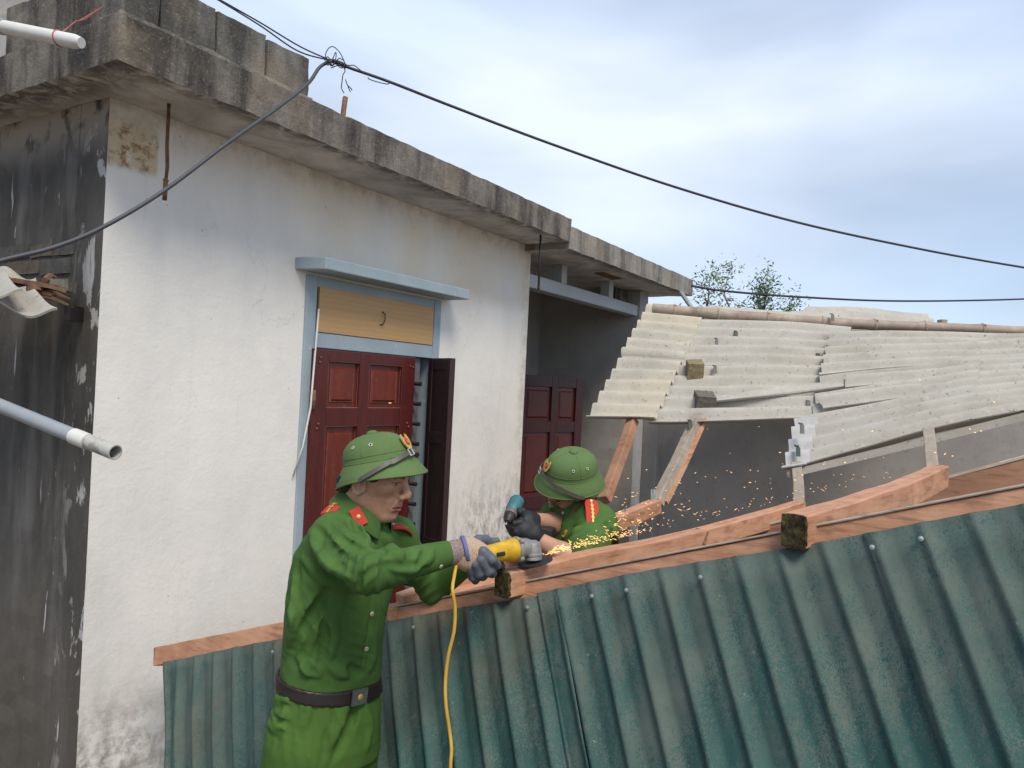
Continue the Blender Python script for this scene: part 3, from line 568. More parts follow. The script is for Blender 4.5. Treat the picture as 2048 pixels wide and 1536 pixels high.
for k, (px, py, d) in enumerate([(1600, 855, 3.75), (1592, 900, 3.66), (1431, 683, 4.9), (1470, 668, 5.05), (1428, 738, 4.6), (1633, 712, 4.75), (1613, 806, 4.2), (1378, 848, 4.06), (1662, 634, 5.1)]):
    c = P(px, py, d); obj('clip', MB().beam([c+V(0, .0, .022), c+V(0, -.025, .012), c+V(0, -.032, -.028)], .02, .005, (0, 1, .5)), simple('green_clip%d' % k, (.06, .09, .07) if k % 2 else (.16, .16, .15), .6), roof)
mb = MB(); mb.beam([bil(CR, -.05, .004)+V(0, -.004, -.004), bil(CR, .5, .004)+V(0, -.004, -.006), bil(CR, 2, .004)+V(0, -.004, -.004)], .012, .034); obj('edge_flashing', mb, MFIB, roof)
for (a0, a1, b0, b1, lf, sd0) in [(.02, .42, .335, .375, .045, 51), (.10, .60, .47, .55, .038, 52), (.30, .75, .775, .84, .03, 53)]: fibro(CR, a0, a1, b0, b1, 13.5, lf, MFIB, sd0, .03, 'slipped_strip')
# broken fragments lying on the sheets
frag = [([(1420, 795), (1560, 772), (1720, 758), (1745, 764), (1600, 785), (1425, 802)], 4.25, .012, MFIB), ([(1652, 694), (1728, 690), (1732, 702), (1665, 706)], 4.72, .01, MFIB), ([(1755, 878), (1785, 858), (1792, 868), (1775, 880)], 3.58, .02, MBLK)]
for pts, d, th, mt in frag:
    q = [P(x, y, d-.012*(i if d > 4 else 0)+(0 if i < len(pts)/2 else .0)) for i, (x, y) in enumerate(pts)]; n = len(q); mb = MB(); dn_ = V(-.05, .35, -.35)*.03
    mb.add(q+[p+dn_ for p in q], [tuple(range(n)), tuple(range(2*n-1, n-1, -1))]+[(i, n+i, n+(i+1) % n, (i+1) % n) for i in range(n)]); obj('fragment', mb, mt, roof)
# sheets heaped beyond the ridge
CB_ = [P(1470, 662, 5.55), P(1905, 668, 5.45), P(1850, 628, 6.3), P(1630, 612, 6.4)]
fibro(CB_, 0, 1, 0, 1, 4.5, .0, MFIB, 31)
CB2 = [P(1330, 640, 5.5), P(1660, 655, 5.4), P(1680, 628, 6.0), P(1400, 618, 6.1)]
fibro(CB2, 0, 1, 0, 1, 3.5, .0, MFIB, 32)
CB3 = [P(1680, 690, 5.2), P(1960, 700, 5.0), P(1880, 660, 5.35), P(1670, 650, 5.45)]; fibro(CB3, 0, 1, 0, 1, 4, .0, MFIB, 33)
obj('ridge_batten', MB().beam([P(1873, 676, 5.6), P(2090, 684, 5.4)], .05, .05), MTIMB, roof, bevel=.004)
obj('ridge_block', MB().obox(P(1884, 652, 5.5), V(.022, 0, 0), V(0, .03, 0), V(0, 0, .045)), MGTIM, roof, bevel=.003)
# bamboo pole
bp = [P(1305, 617, 5.28), P(1480, 632, 5.22), P(1700, 648, 5.12), P(1900, 656, 5.02), P(2160, 668, 4.9), P(2160, 668, 4.9)*2.2-P(1900, 656, 5.02)*1.2]
fine = []
for i in range(len(bp)-1): fine += [bp[i]+(bp[i+1]-bp[i])*j/12 for j in range(12)]
fine.append(bp[-1])
for _ in range(4): fine = [fine[0]]+[(fine[i-1]+2*fine[i]+fine[i+1])/4 for i in range(1, len(fine)-1)]+[fine[-1]]
rad = [.036+(.005 if i % 6 == 3 else 0)-.006*i/len(fine) for i in range(len(fine))]
bam = empty('bamboo_pole', fine[0], 'long old bamboo pole lying along the top of the fibre-cement roof', 'pole')
obj('culm', MB().tube(fine, rad, 14), MBAM, bam, smooth=True, sharp=60)
for i in range(3, len(fine)-1, 6):
    t = unit(fine[i+1]-fine[i]); obj('node_ring', MB().lathe(fine[i], t, [(rad[i]-.003, -.012), (rad[i]+.004, -.003), (rad[i]+.005, .003), (rad[i]-.003, .012)], 14), MBAM, bam, smooth=True)
    if i % 12 == 3: obj('bud', MB().sphere(fine[i]+V(0, -.03, .02), (.009, .009, .014), 5), MROT, bam, smooth=True)
# bricks weighing the roof down
for (x, y, d, s1, s2, col, lab, rot) in [(1388, 737, 4.60, .045, .048, (.30, .235, .13), 'tan brick lying higher up on the fibre-cement roof', .1), (1408, 800, 4.29, .052, .043, (.17, .15, .12), 'dark grey brick lying lower on the fibre-cement roof', -.15)]:
    c = P(x, y, d); ax = V(math.cos(rot), -.2, .03); nn_ = unit(V(-.15, -.5, .85)); ax = unit(ax-nn_*(ax@nn_)); ay = np.cross(nn_, ax); mb = MB(); mb.rbox((-s1, -.10, -s2), (s1, .04, s2), .018, .004, x)
    mb.v = [tuple(c+unit(V(1, -.06, .02+rot*.3))*q[0]+unit(V(.1, .95, .25))*q[1]+unit(V(-.02, -.28, .96))*q[2]) for q in mb.v]
    obj('brick', mb, simple('brick_%d' % x, col, .95, 0, .55, 60, .8), label=lab, cat='brick')

# ------------------------------------------------------------------ old roof remnant on the black wall, left
rem = empty('roof_remnant', HW(0, -.4, 2.1), 'broken fibre-cement roof end with a rotten beam against the black wall', 'roof')
def wavy(ps, ribs, amp, th, ph=0, along=False):
    if along: ps = [ps[1]+(ps[0]-ps[1])*2.4, ps[1], ps[2], ps[2]+(ps[3]-ps[2])*2.4]; ph = ph+ribs-ribs*2.4; ribs = ribs*2.4
    nn_ = unit(np.cross(ps[1]-ps[0], ps[3]-ps[0])); nn_ = nn_ if nn_[2] > 0 else -nn_
    return MB().sheet(lambda a, b: (bil(ps, a, b)+nn_*amp*math.cos(2*math.pi*((a if along else b)*ribs+ph))+nn_*.01*math.sin(b*7+a*3), nn_), 90 if along else 10, 12 if along else 26, th)
obj('roof_sheet', wavy([P(-90, 606, 2.74), P(116, 628, 2.76), P(48, 575, 3.1), P(-140, 548, 3.05)], 1.5, .024, .009, .45, True), MFIB, rem, smooth=True, sharp=60)
obj('roof_sheet', wavy([P(-160, 566, 2.78), P(46, 590, 2.80), P(-5, 548, 3.12), P(-190, 522, 3.1)], 1.5, .024, .009, .45, True), MFIB, rem, smooth=True, sharp=60)
obj('roof_sheet', wavy([P(-80, 548, 3.08), P(76, 572, 3.06), P(70, 552, 3.18), P(-60, 532, 3.2)], 1.6, .02, .008, .1, True), MFIB, rem, smooth=True, sharp=60)
pts = [P(30, 572, 3.06), P(75, 582, 3.02), P(110, 590, 3.0), P(141, 603, 3.0)]
for i in range(9):
    o_ = V(0, rng.uniform(-.02, .02), rng.uniform(-.025, .03)); mb = MB(); mb.beam([p+o_*(1+.2*j) for j, p in enumerate(pts[:3+(i % 2)])], .016, .014, taper=[1, 1.1, .9, .35][:3+(i % 2)]); obj('rotten_fibre', mb, MROT, rem)
mb = MB(); mb.rbox((-.05, -.03, -.022), (.05, .03, .022), .02, .006, 3); c = P(120, 570, 3.05); mb.v = [tuple(c+np.array(q)) for q in mb.v]; obj('rubble', mb, MBLK, rem)
mb = MB(); mb.tube([P(90, 560, 3.0), P(100, 552, 3.05), P(108, 556, 3.08)], .012, 6); obj('rubble', mb, MROT, rem)
mb = MB(); mb.box(P(128, 640, 3.0), P(128, 640, 3.0)+V(.02, .1, .06)); obj('bracket', mb, MIRON, rem)
mb = MB(); mb.tube([P(69, 575, 2.99), P(70, 585, 2.985)], .03, 10); obj('wire_tie', mb, MRUST, rem)

# ------------------------------------------------------------------ pipes, cables
gp = empty('drain_pipe', P(120, 850, 2.5), 'grey plastic drain pipe with a dirty open end crossing the black wall', 'pipe')
q0, q1, q2, q3 = P(-120, 762, 2.75), P(150, 873, 2.48), P(176, 883.5, 2.455), P(231, 905, 2.40)
obj('tube', MB().tube([q0+(q0-q1)*1.5, q0, q1], .0235, 20), MPVCG, gp, smooth=True, sharp=50); obj('coupling', MB().tube([q1-(q2-q1)*.1, q2], .0258, 20), MPVC, gp, smooth=True, sharp=50)
ax = unit(q3-q2); obj('open_end', MB().lathe(q2, ax, [(.0235, 0), (.0235, .002), (.0245, np.linalg.norm(q3-q2)), (.0205, np.linalg.norm(q3-q2)), (.0205, .03), (.0, .03)], 20), MPVCD, gp, smooth=True, sharp=40)
wp = empty('vent_pipe', P(80, 65, 2.45), 'white plastic pipe with rounded end tied by pink wire under the eave', 'pipe')
d_ = unit(P(160, 84, 2.35)-P(0, 52, 2.45)); obj('tube', MB().tube([P(9, 54.5, 2.442), P(150, 83, 2.358), P(163, 85.7, 2.352)], [.0215, .0215, .016], 18), MPVC, wp, smooth=True, sharp=70)
obj('sleeve', MB().tube([P(-100, 32, 2.505)*6-P(9, 54.5, 2.442)*5, P(-100, 32, 2.505), P(9, 54.5, 2.442)], .0245, 18), MPVCG, wp, smooth=True, sharp=50)
c = P(118, 76.5, 2.377); obj('pink_tie', MB().tube([c+.0235*(V(0, 0, 1)*math.cos(a)+np.cross(d_, V(0, 0, 1))*math.sin(a)) for a in np.linspace(0, 6.28, 16)[:-1]], .0022, 6, closed=True), MPINK, wp, smooth=True)
for k in range(3): obj('pink_tie', MB().tube([P(121, 66+k, 2.36), P(150+k, 46-k*2, 2.45), P(170, 35+k*2, 2.5), P(205, 14, 2.6)], .0018, 5), MPINK, wp, smooth=True)
def spline(pts, n=12):
    pts = [np.asarray(p, float) for p in pts]; q = [2*pts[0]-pts[1]]+pts+[2*pts[-1]-pts[-2]]; o = []
    for i in range(1, len(q)-2):
        for j in range(n):
            t = j/n; o.append(.5*((2*q[i])+(-q[i-1]+q[i+1])*t+(2*q[i-1]-5*q[i]+4*q[i+1]-q[i+2])*t*t+(-q[i-1]+3*q[i]-3*q[i+1]+q[i+2])*t**3))
    return o+[pts[-1]]
cab = empty('power_cable', P(660, 125, 3.3), 'thick dark power cable slung from the parapet knot across the whole yard', 'cable')
K = P(664, 122, 3.3)
obj('lead', MB().tube(spline([P(-700, 560, 1.7), P(-60, 545, 2.2), P(0, 522, 2.25), P(110, 494, 2.35), P(210, 452, 2.45), P(330, 380, 2.6), P(450, 290, 2.8), P(560, 212, 3.05), P(615, 168, 3.2), P(640, 134, 3.28), K]), .0074, 8), MWIRE2, cab, smooth=True)
obj('lead', MB().tube(spline([K, P(700, 136, 3.32), P(780, 164, 3.38), P(900, 211, 3.5), P(1100, 287, 3.7), P(1350, 374, 4.0), P(1600, 446, 4.3), P(1850, 500, 4.6), P(2048, 535, 4.9), P(2200, 558, 5.1), P(2900, 625, 6.2), P(4200, 600, 7)]), .0068, 8), MWIRE, cab, smooth=True)
for k in range(2): obj('thin_lead', MB().tube(spline([K, P(600-k*4, 93+k*9, 3.2), P(520, 45+k*6, 3.05), P(430, -6+k*2, 2.9), P(300, -80, 2.7), P(-200, -330, 2.2), P(-1200, -800, 1.6)]), .003, 6), MWIRE, cab, smooth=True)
loops = [[(655, 128), (651, 110), (658, 96), (668, 94), (680, 106), (688, 122), (690, 128)], [(652, 130), (650, 118), (656, 114), (660, 122), (654, 130), (662, 126), (671, 105), (672, 115), (666, 130), (660, 124)], [(672, 122), (678, 117), (686, 120), (690, 128), (684, 136), (676, 132)], [(690, 130), (698, 131), (708, 131), (718, 138), (724, 144)], [(688, 132), (690, 142), (686, 150), (684, 165), (683, 176), (688, 186)], [(662, 136), (675, 131), (688, 128), (692, 134), (688, 138)], [(736, 155), (738, 158), (752, 163), (768, 167), (776, 168), (780, 164), (772, 162)], [(691, 159), (695, 170), (700, 175), (704, 180), (701, 176), (696, 172), (701, 184)], [(654, 118), (662, 132), (670, 126), (664, 118), (656, 124), (666, 132)]]
for i, lp in enumerate(loops): obj('tie_wire', MB().tube(spline([P(x, y, 3.29-.012*math.sin(j*1.7+i)) for j, (x, y) in enumerate(lp)], 6), .0022, 5), MWIRE, cab, smooth=True)
obj('tape_wrap', MB().tube([P(665, 122, 3.3), P(680, 127, 3.31), P(692, 133, 3.315)], [.010, .0115, .011], 8), MWIRE, cab, smooth=True)
obj('service_wire', MB().tube(spline([P(1384, 572, 7.0), P(1450, 582, 7.2), P(1600, 594, 7.6), P(1800, 602, 8.2), P(2048, 598, 9), P(2300, 585, 10), P(3200, 480, 13), P(5200, 200, 16)]), .011, 6), MWIRE, smooth=True, label='thin dark wire running from the far eave corner past the tree', cat='wire')
obj('stay_pipe', MB().tube([P(1362, 585, 7.0), P(1388, 622, 6.8)], .02, 10), MPVCG, smooth=True, label='short grey pipe under the far corner of the concrete eave', cat='pipe')

# ------------------------------------------------------------------ sparse tree beyond the roofs
MLEAF = simple('thin_foliage', (.17, .26, .13), .8, 0, .4, 5); MBARK = simple('bark', (.20, .17, .14), .9, 0, .4, 20)
def tree(base, hgt, spread, nb_, label, seed, leaves=900):
    r = random.Random(seed); t = empty('tree', base, label, 'tree', 'trees beyond the roofs'); mb = MB(); lf = MB(); tips = []
    tr = [V(*base)+V(r.uniform(-.05, .05)*i, 0, hgt*i/6) for i in range(7)]; mb.tube(tr, [.10-.013*i for i in range(7)], 7)
    for k in range(nb_):
        z0 = tr[2+k % 4]; a = r.uniform(0, 6.28); ln = spread*r.uniform(.6, 1.1); p = [z0]
        for i in range(1, 6): p.append(p[-1]+V(math.cos(a)*ln/5*.8, math.sin(a)*ln/5*.8, ln/5*(.9+.12*i))+V(r.uniform(-.06, .06), 0, 0))
        mb.tube(p, [.028-.0045*i for i in range(6)], 5); tips += p[2:]
        for i in (2, 3, 4):
            a2 = a+r.uniform(-1.2, 1.2); e = p[i]+V(math.cos(a2)*.35, math.sin(a2)*.35, r.uniform(.15, .55))*spread*.7; mb.tube([p[i], (p[i]+e)/2+V(0, 0, .05), e], [.012, .009, .004], 4); tips += [e, (p[i]+e)/2, e+V(0, 0, .08)]
    for _ in range(leaves):
        c = tips[r.randrange(len(tips))]+V(r.gauss(0, .11), r.gauss(0, .11), r.gauss(.02, .13)); s = r.uniform(.026, .05); d1 = unit(V(r.gauss(0, 1), r.gauss(0, 1), r.gauss(0, .7))); d2 = unit(np.cross(d1, V(r.gauss(0, 1), r.gauss(0, 1), 1)))
        lf.add([c-d1*s, c+d2*s*.35, c+d1*s, c-d2*s*.35], [(0, 1, 2, 3)])
    obj('trunk', mb, MBARK, t, smooth=True); obj('crown', lf, MLEAF, t); return t
b_ = P(1500, 700, 14); tree((b_[0], b_[1], 0), 3.3, 1.25, 12, 'sparse feathery tree behind the bamboo ridge pole', 4, 6500)
b_ = P(1405, 700, 13); tree((b_[0], b_[1], 0), 2.55, .7, 8, 'low thin tree beside the far eave corner', 9, 2400)
b_ = P(1930, 700, 16); tree((b_[0], b_[1], 0), 1.9, .9, 6, 'bare twiggy shrub top behind the right end of the bamboo pole', 12, 20)
# ------------------------------------------------------------------ implicit surfaces for bodies and clothes
class Vox:
    def __init__(s, lo, hi, h):
        lo, hi = np.minimum(lo, hi), np.maximum(lo, hi); s.lo = np.asarray(lo, np.float32); s.h = h; s.n = np.ceil((np.asarray(hi)-lo)/h).astype(int)+1
        s.D = np.full(s.n, .3, np.float32)
        s.ax = [s.lo[i]+h*np.arange(s.n[i], dtype=np.float32) for i in range(3)]
    def blk(s, lo, hi, m):
        sl = []
        for i in range(3):
            a = int(np.clip(math.floor((lo[i]-m-s.lo[i])/s.h), 0, s.n[i])); b = int(np.clip(math.ceil((hi[i]+m-s.lo[i])/s.h)+1, 0, s.n[i])); sl.append(slice(a, b))
        return tuple(sl)
    def op(s, fn, lo, hi, k, mode):
        sl = s.blk(np.asarray(lo), np.asarray(hi), max(.03, 2.2*k) if mode != 'sub' else .02+k)
        if any(q.stop <= q.start for q in sl): return
        x, y, z = s.ax[0][sl[0]][:, None, None], s.ax[1][sl[1]][None, :, None], s.ax[2][sl[2]][None, None, :]
        d = fn(x, y, z).astype(np.float32); D = s.D[sl]
        if mode == 'add':
            h = np.clip(.5+.5*(D-d)/k, 0, 1); s.D[sl] = D*(1-h)+d*h-k*h*(1-h)
        else:
            h = np.clip(.5-.5*(D+d)/k, 0, 1); s.D[sl] = D*(1-h)-d*h+k*h*(1-h)
    def cone(s, a, b, ra, rb, k=.012, mode='add', sq=None):
        a, b = np.asarray(a, float), np.asarray(b, float); ba = b-a; L2 = max(ba@ba, 1e-9); r = max(ra, rb)
        def fn(x, y, z):
            px, py, pz = x-a[0], y-a[1], z-a[2]; t = np.clip((px*ba[0]+py*ba[1]+pz*ba[2])/L2, 0, 1); qx, qy, qz = px-t*ba[0], py-t*ba[1], pz-t*ba[2]
            q = qx*qx+qy*qy+qz*qz
            if sq is not None: wv, f = sq; c = qx*wv[0]+qy*wv[1]+qz*wv[2]; q = q+c*c*(1/f**2-1)
            return np.sqrt(q)-(ra+(rb-ra)*t)
        s.op(fn, np.minimum(a, b)-r, np.maximum(a, b)+r, k, mode)
    def chain(s, pts, rad, k=.012, mode='add', sq=None):
        for i in range(len(pts)-1): s.cone(pts[i], pts[i+1], rad[i], rad[i+1], k, mode, sq)
    def ell(s, c, ax, r, k=.012, mode='add'):
        c, ax, r = np.asarray(c, float), np.asarray(ax, float), np.asarray(r, float); R_ = r.max()
        def fn(x, y, z):
            px, py, pz = x-c[0], y-c[1], z-c[2]; k0 = k1 = 0
            for i in range(3): q = px*ax[i][0]+py*ax[i][1]+pz*ax[i][2]; k0 = k0+(q/r[i])**2; k1 = k1+(q/r[i]**2)**2
            k0 = np.sqrt(k0); return k0*(k0-1)/np.maximum(np.sqrt(k1), 1e-5)
        s.op(fn, c-R_, c+R_, k, mode)
    def loft(s, rows, k=.02, p=2.3, mode='add'):
        """rows: (z, cx, cy, half width, half depth, facing angle); sections stacked along z"""
        R_ = np.array(sorted(rows), float); z0, z1 = R_[0, 0], R_[-1, 0]; m = R_[:, 3:5].max()
        def fn(x, y, z):
            I = lambda i: np.interp(z.ravel(), R_[:, 0], R_[:, i])[None, None, :].astype(np.float32)
            cx, cy, a, b, an = (I(i) for i in range(1, 6)); fx, fy = np.cos(an), np.sin(an); dx, dy = x-cx, y-cy
            u_ = dx*fx+dy*fy; l_ = -dx*fy+dy*fx; kk = (np.abs(l_/a)**p+np.abs(u_/b)**p)**(1/p); d = (kk-1)*np.minimum(a, b)
            return np.maximum(d, np.maximum(z-z1, z0-z))
        s.op(fn, (R_[:, 1].min()-m, R_[:, 2].min()-m, z0), (R_[:, 1].max()+m, R_[:, 2].max()+m, z1), k, mode)
    def val(s, p):
        q = (np.asarray(p)-s.lo)/s.h; i = np.floor(q).astype(int)
        if (i < 0).any() or (i+1 >= s.n).any(): return .3
        f = q-i; D = s.D[i[0]:i[0]+2, i[1]:i[1]+2, i[2]:i[2]+2]
        D = D[0]*(1-f[0])+D[1]*f[0]; D = D[0]*(1-f[1])+D[1]*f[1]; return float(D[0]*(1-f[2])+D[1]*f[2])
    def hit(s, x, y, d0=1.4, d1=3.8):
        d = d0; v = s.val(P(x, y, d))
        while d < d1 and v > .0005: d += max(.0015, min(.02, v*.7)); v = s.val(P(x, y, d))
        return P(x, y, d) if d < d1 else None
    def nrm(s, p, e=.006):
        g = V(*[s.val(p+e*np.eye(3)[i])-s.val(p-e*np.eye(3)[i]) for i in range(3)]); return unit(g) if np.linalg.norm(g) > 1e-9 else V(0, -1, 0)
    def line(s, pix, r, k=.01, mode='add', sink=.3, n=5, offs=(0, 0)):
        """a fold or seam drawn along pixels on the visible surface"""
        pp = []
        for i in range(len(pix)-1):
            for j in range(n): pp.append((pix[i][0]+(pix[i+1][0]-pix[i][0])*j/n, pix[i][1]+(pix[i+1][1]-pix[i][1])*j/n))
        pp.append(pix[-1]); hs = [s.hit(x+offs[0], y+offs[1]) for x, y in pp]; hs = [h for h in hs if h is not None]
        hs = [h-s.nrm(h)*r*sink*(1 if mode == 'add' else -1) for h in hs]; m_ = len(hs)
        for i in range(m_-1):
            if np.linalg.norm(hs[i+1]-hs[i]) > .08: continue
            f = lambda j: r*(.35+.65*math.sin(math.pi*min(1, max(0, (j+.4)/(m_-.2)))))
            s.cone(hs[i], hs[i+1], f(i), f(i+1), k, mode)
    def wrinkle(s, amp, scale, seed=0, stretch=(1, 1, 1)):
        r = np.random.default_rng(seed); w_ = 0
        for i in range(9):
            d = r.normal(size=3); d /= np.linalg.norm(d); d = d*np.asarray(stretch)*scale*r.uniform(.6, 1.8); ph = r.uniform(0, 6.28)
            q = d[0]*s.ax[0][:, None, None]+d[1]*s.ax[1][None, :, None]+d[2]*s.ax[2][None, None, :]; q2 = .8*np.sin(q*.37+ph*2)
            w_ = w_+np.sin(q+ph+q2)/(1+i*.25)
        s.D += (amp*.35*w_).astype(np.float32)
    def crease(s, c, rad, dirn, lam, amp, seed=0):
        c = np.asarray(c, float); sl = s.blk(c-2*rad, c+2*rad, 0); x, y, z = s.ax[0][sl[0]][:, None, None]-c[0], s.ax[1][sl[1]][None, :, None]-c[1], s.ax[2][sl[2]][None, None, :]-c[2]
        d = unit(dirn); q = (x*d[0]+y*d[1]+z*d[2])*math.pi/lam; r = np.random.default_rng(seed); wp = 0
        for i in range(3): e = r.normal(size=3)*12*(1+i*.7); wp = wp+.8*np.sin(x*e[0]+y*e[1]+z*e[2]+r.uniform(0, 6))/(1+i)
        amp = amp*.85; rd = (1-np.abs(np.sin(q+wp)))**1.5; var = .55+.45*np.sin(x*31+y*23+z*17+seed); s.D[sl] -= (amp*rd*var*np.exp(-(x*x+y*y+z*z)/rad**2)).astype(np.float32)
    def cut(s, fn):
        x, y, z = s.ax[0][:, None, None], s.ax[1][None, :, None], s.ax[2][None, None, :]; s.D = np.maximum(s.D, fn(x, y, z).astype(np.float32))
    def mesh(s):
        D = s.D.copy(); D[0] = D[-1] = .05; D[:, 0] = D[:, -1] = .05; D[:, :, 0] = D[:, :, -1] = .05; I = D < 0; n = D.shape
        c = [(i, j, k) for i in (0, 1) for j in (0, 1) for k in (0, 1)]
        sub = lambda A, o: A[o[0]:n[0]-1+o[0], o[1]:n[1]-1+o[1], o[2]:n[2]-1+o[2]]
        cnt = sum(sub(I, o).astype(np.int8) for o in c); cell = np.argwhere((cnt > 0) & (cnt < 8)); idx = np.full(tuple(q-1 for q in n), -1, np.int64); idx[tuple(cell.T)] = np.arange(len(cell))
        acc = np.zeros((len(cell), 3)); wgt = np.zeros(len(cell)); cd = {o: D[cell[:, 0]+o[0], cell[:, 1]+o[1], cell[:, 2]+o[2]].astype(float) for o in c}
        for a in c:
            for ax in range(3):
                if a[ax] == 0:
                    b = list(a); b[ax] = 1; b = tuple(b); da, db = cd[a], cd[b]; mk = (da < 0) != (db < 0); t = np.where(mk, da/np.where(mk, da-db, 1), 0)
                    for i in range(3): acc[:, i] += np.where(mk, a[i]+(t if i == ax else 0), 0)
                    wgt += mk
        v = (cell+acc/wgt[:, None])*s.h+s.lo; F = []
        for ax in range(3):
            o1, o2 = (ax+1) % 3, (ax+2) % 3; e = [0, 0, 0]; e[ax] = 1
            A = I[:n[0]-e[0], :n[1]-e[1], :n[2]-e[2]]; B = I[e[0]:, e[1]:, e[2]:]; ch = np.argwhere(A != B); ch = ch[(ch[:, o1] > 0) & (ch[:, o2] > 0)]
            ch = ch[(ch[:, o1] < n[o1]-1) & (ch[:, o2] < n[o2]-1)]
            def at(p, q): w_ = ch.copy(); w_[:, o1] -= p; w_[:, o2] -= q; return idx[tuple(w_.T)]
            q = np.stack([at(1, 1), at(0, 1), at(0, 0), at(1, 0)], 1); fl = ~A[tuple(ch.T)]; q[fl] = q[fl][:, ::-1]; F.append(q)
        return v, np.concatenate(F)
def pbox(a, b, m): return np.minimum(a, b)-m, np.maximum(a, b)+m
def vobj(name, vox, mats, parent, color=None, smoothing=1, extra=None):
    parts = [vox] if isinstance(vox, Vox) else vox; vs, fs, o = [], [], 0
    for q in parts: v, f = q.mesh(); vs.append(v); fs.append(f+o); o += len(v)
    v = np.concatenate(vs); f = np.concatenate(fs); me = bpy.data.meshes.new(name); mi = np.array(wmat(parent).inverted()); vl = v@mi[:3, :3].T+mi[:3, 3]
    me.vertices.add(len(v)); me.vertices.foreach_set('co', vl.astype(np.float32).ravel()); me.loops.add(f.size); me.loops.foreach_set('vertex_index', f.ravel().astype(np.int32))
    me.polygons.add(len(f)); me.polygons.foreach_set('loop_start', (np.arange(len(f))*4).astype(np.int32)); me.update(calc_edges=True); me.validate()
    for mt in (mats if isinstance(mats, (list, tuple)) else [mats]): me.materials.append(mt)
    me.shade_smooth()
    if color is not None:
        ca = me.color_attributes.new('Col', 'FLOAT_COLOR', 'POINT'); cc = np.ones((len(v), 4), np.float32); cc[:, :3] = color(v); ca.data.foreach_set('color', cc.ravel())
    ob = bpy.data.objects.new(name, me)
    if smoothing: q = ob.modifiers.new('smooth', 'SMOOTH'); q.factor = .5; q.iterations = smoothing
    return link(ob, parent)
def attr_mat(name, rough=.5, sub=.0, bump=0, bscale=200, spec=.4, var=.12, vs=40):
    g = G(name); a = g.n('ShaderNodeAttribute'); a.attribute_name = 'Col'; c = g.mix(g.math('MULTIPLY', g.ramp(g.noise(vs, 5, .6), .35, .7), var), a.outputs['Color'], (.12, .06, .04))
    if bump: g.bump(g.noise(bscale, 4, .6), bump, .002)
    return g.done(c, rough, 0, spec, sub)
def m_cloth(name, c1, c2, rough=.85):
    g = G(name); n = g.noise(7, 5, .6); wv = g.noise(420, 2, .5); b = g.mix(g.ramp(n, .3, .7), c1, c2); b = g.mix(g.math('MULTIPLY', g.ramp(g.noise(60, 6, .7), .5, .75), .2), b, tuple(x*.55 for x in c1)); g.bump(wv, .15, .0012)
    return g.done(b, rough, 0, .2)
MSKIN = attr_mat('skin', .48, .12, .22, 420, .4, .22, 70)
MGRN = m_cloth('green_uniform_cloth', (.053, .114, .027), (.071, .146, .037)); MTRO = m_cloth('green_trouser_cloth', (.053, .114, .022), (.070, .146, .030)); MHEL = m_cloth('green_helmet_cloth', (.090, .148, .052), (.110, .176, .064), .75)
MBELT = simple('black_brown_leather', (.022, .014, .014), .4, 0, .3, 60, .1); MREDT = simple('red_felt', (.50, .025, .015), .7, 0, .15, 60); MGOLD = simple('gold_thread', (.62, .42, .10), .45, .3, .3, 150); MBRASS = simple('pale_button', (.50, .48, .34), .4, .3, .2, 80)
MHAIR = simple('black_hair', (.012, .010, .010), .6, 0, .3, 300, .4); MSTRAP = simple('grey_brown_strap', (.085, .065, .06), .5); MSTEEL = simple('brushed_steel', (.35, .35, .35), .35, .8, .3, 60)
MLINE = simple('helmet_lining', (.03, .04, .025), .9); MWHITE = simple('silver_star', (.62, .60, .55), .4, .3, .1)
def m_knit():
    g = G('knitted_glove'); v = g.vec((1, 1, 1)); n = g.noise(300, 2, .5); s1 = g.noise(14, 4, .6); b = g.mix(g.ramp(n, .35, .65), (.34, .235, .155), (.50, .38, .27)); b = g.mix(g.math('MULTIPLY', g.ramp(s1, .5, .7), .5), b, (.30, .28, .33)); g.bump(n, .5, .003); return g.done(b, .95, 0, .15)
MKNIT = m_knit(); MRUB = simple('grey_blue_rubber', (.105, .115, .15), .6, 0, .3, 90, .2); MCUFF = simple('purple_grey_knit', (.33, .25, .24), .95, 0, .6, 220, .6); MBLUEB = simple('blue_knit_band', (.16, .19, .38), .95, 0, .5, 200, .5); MBLACKG = simple('black_glove', (.014, .015, .02), .65, 0, .3, 120, .3)

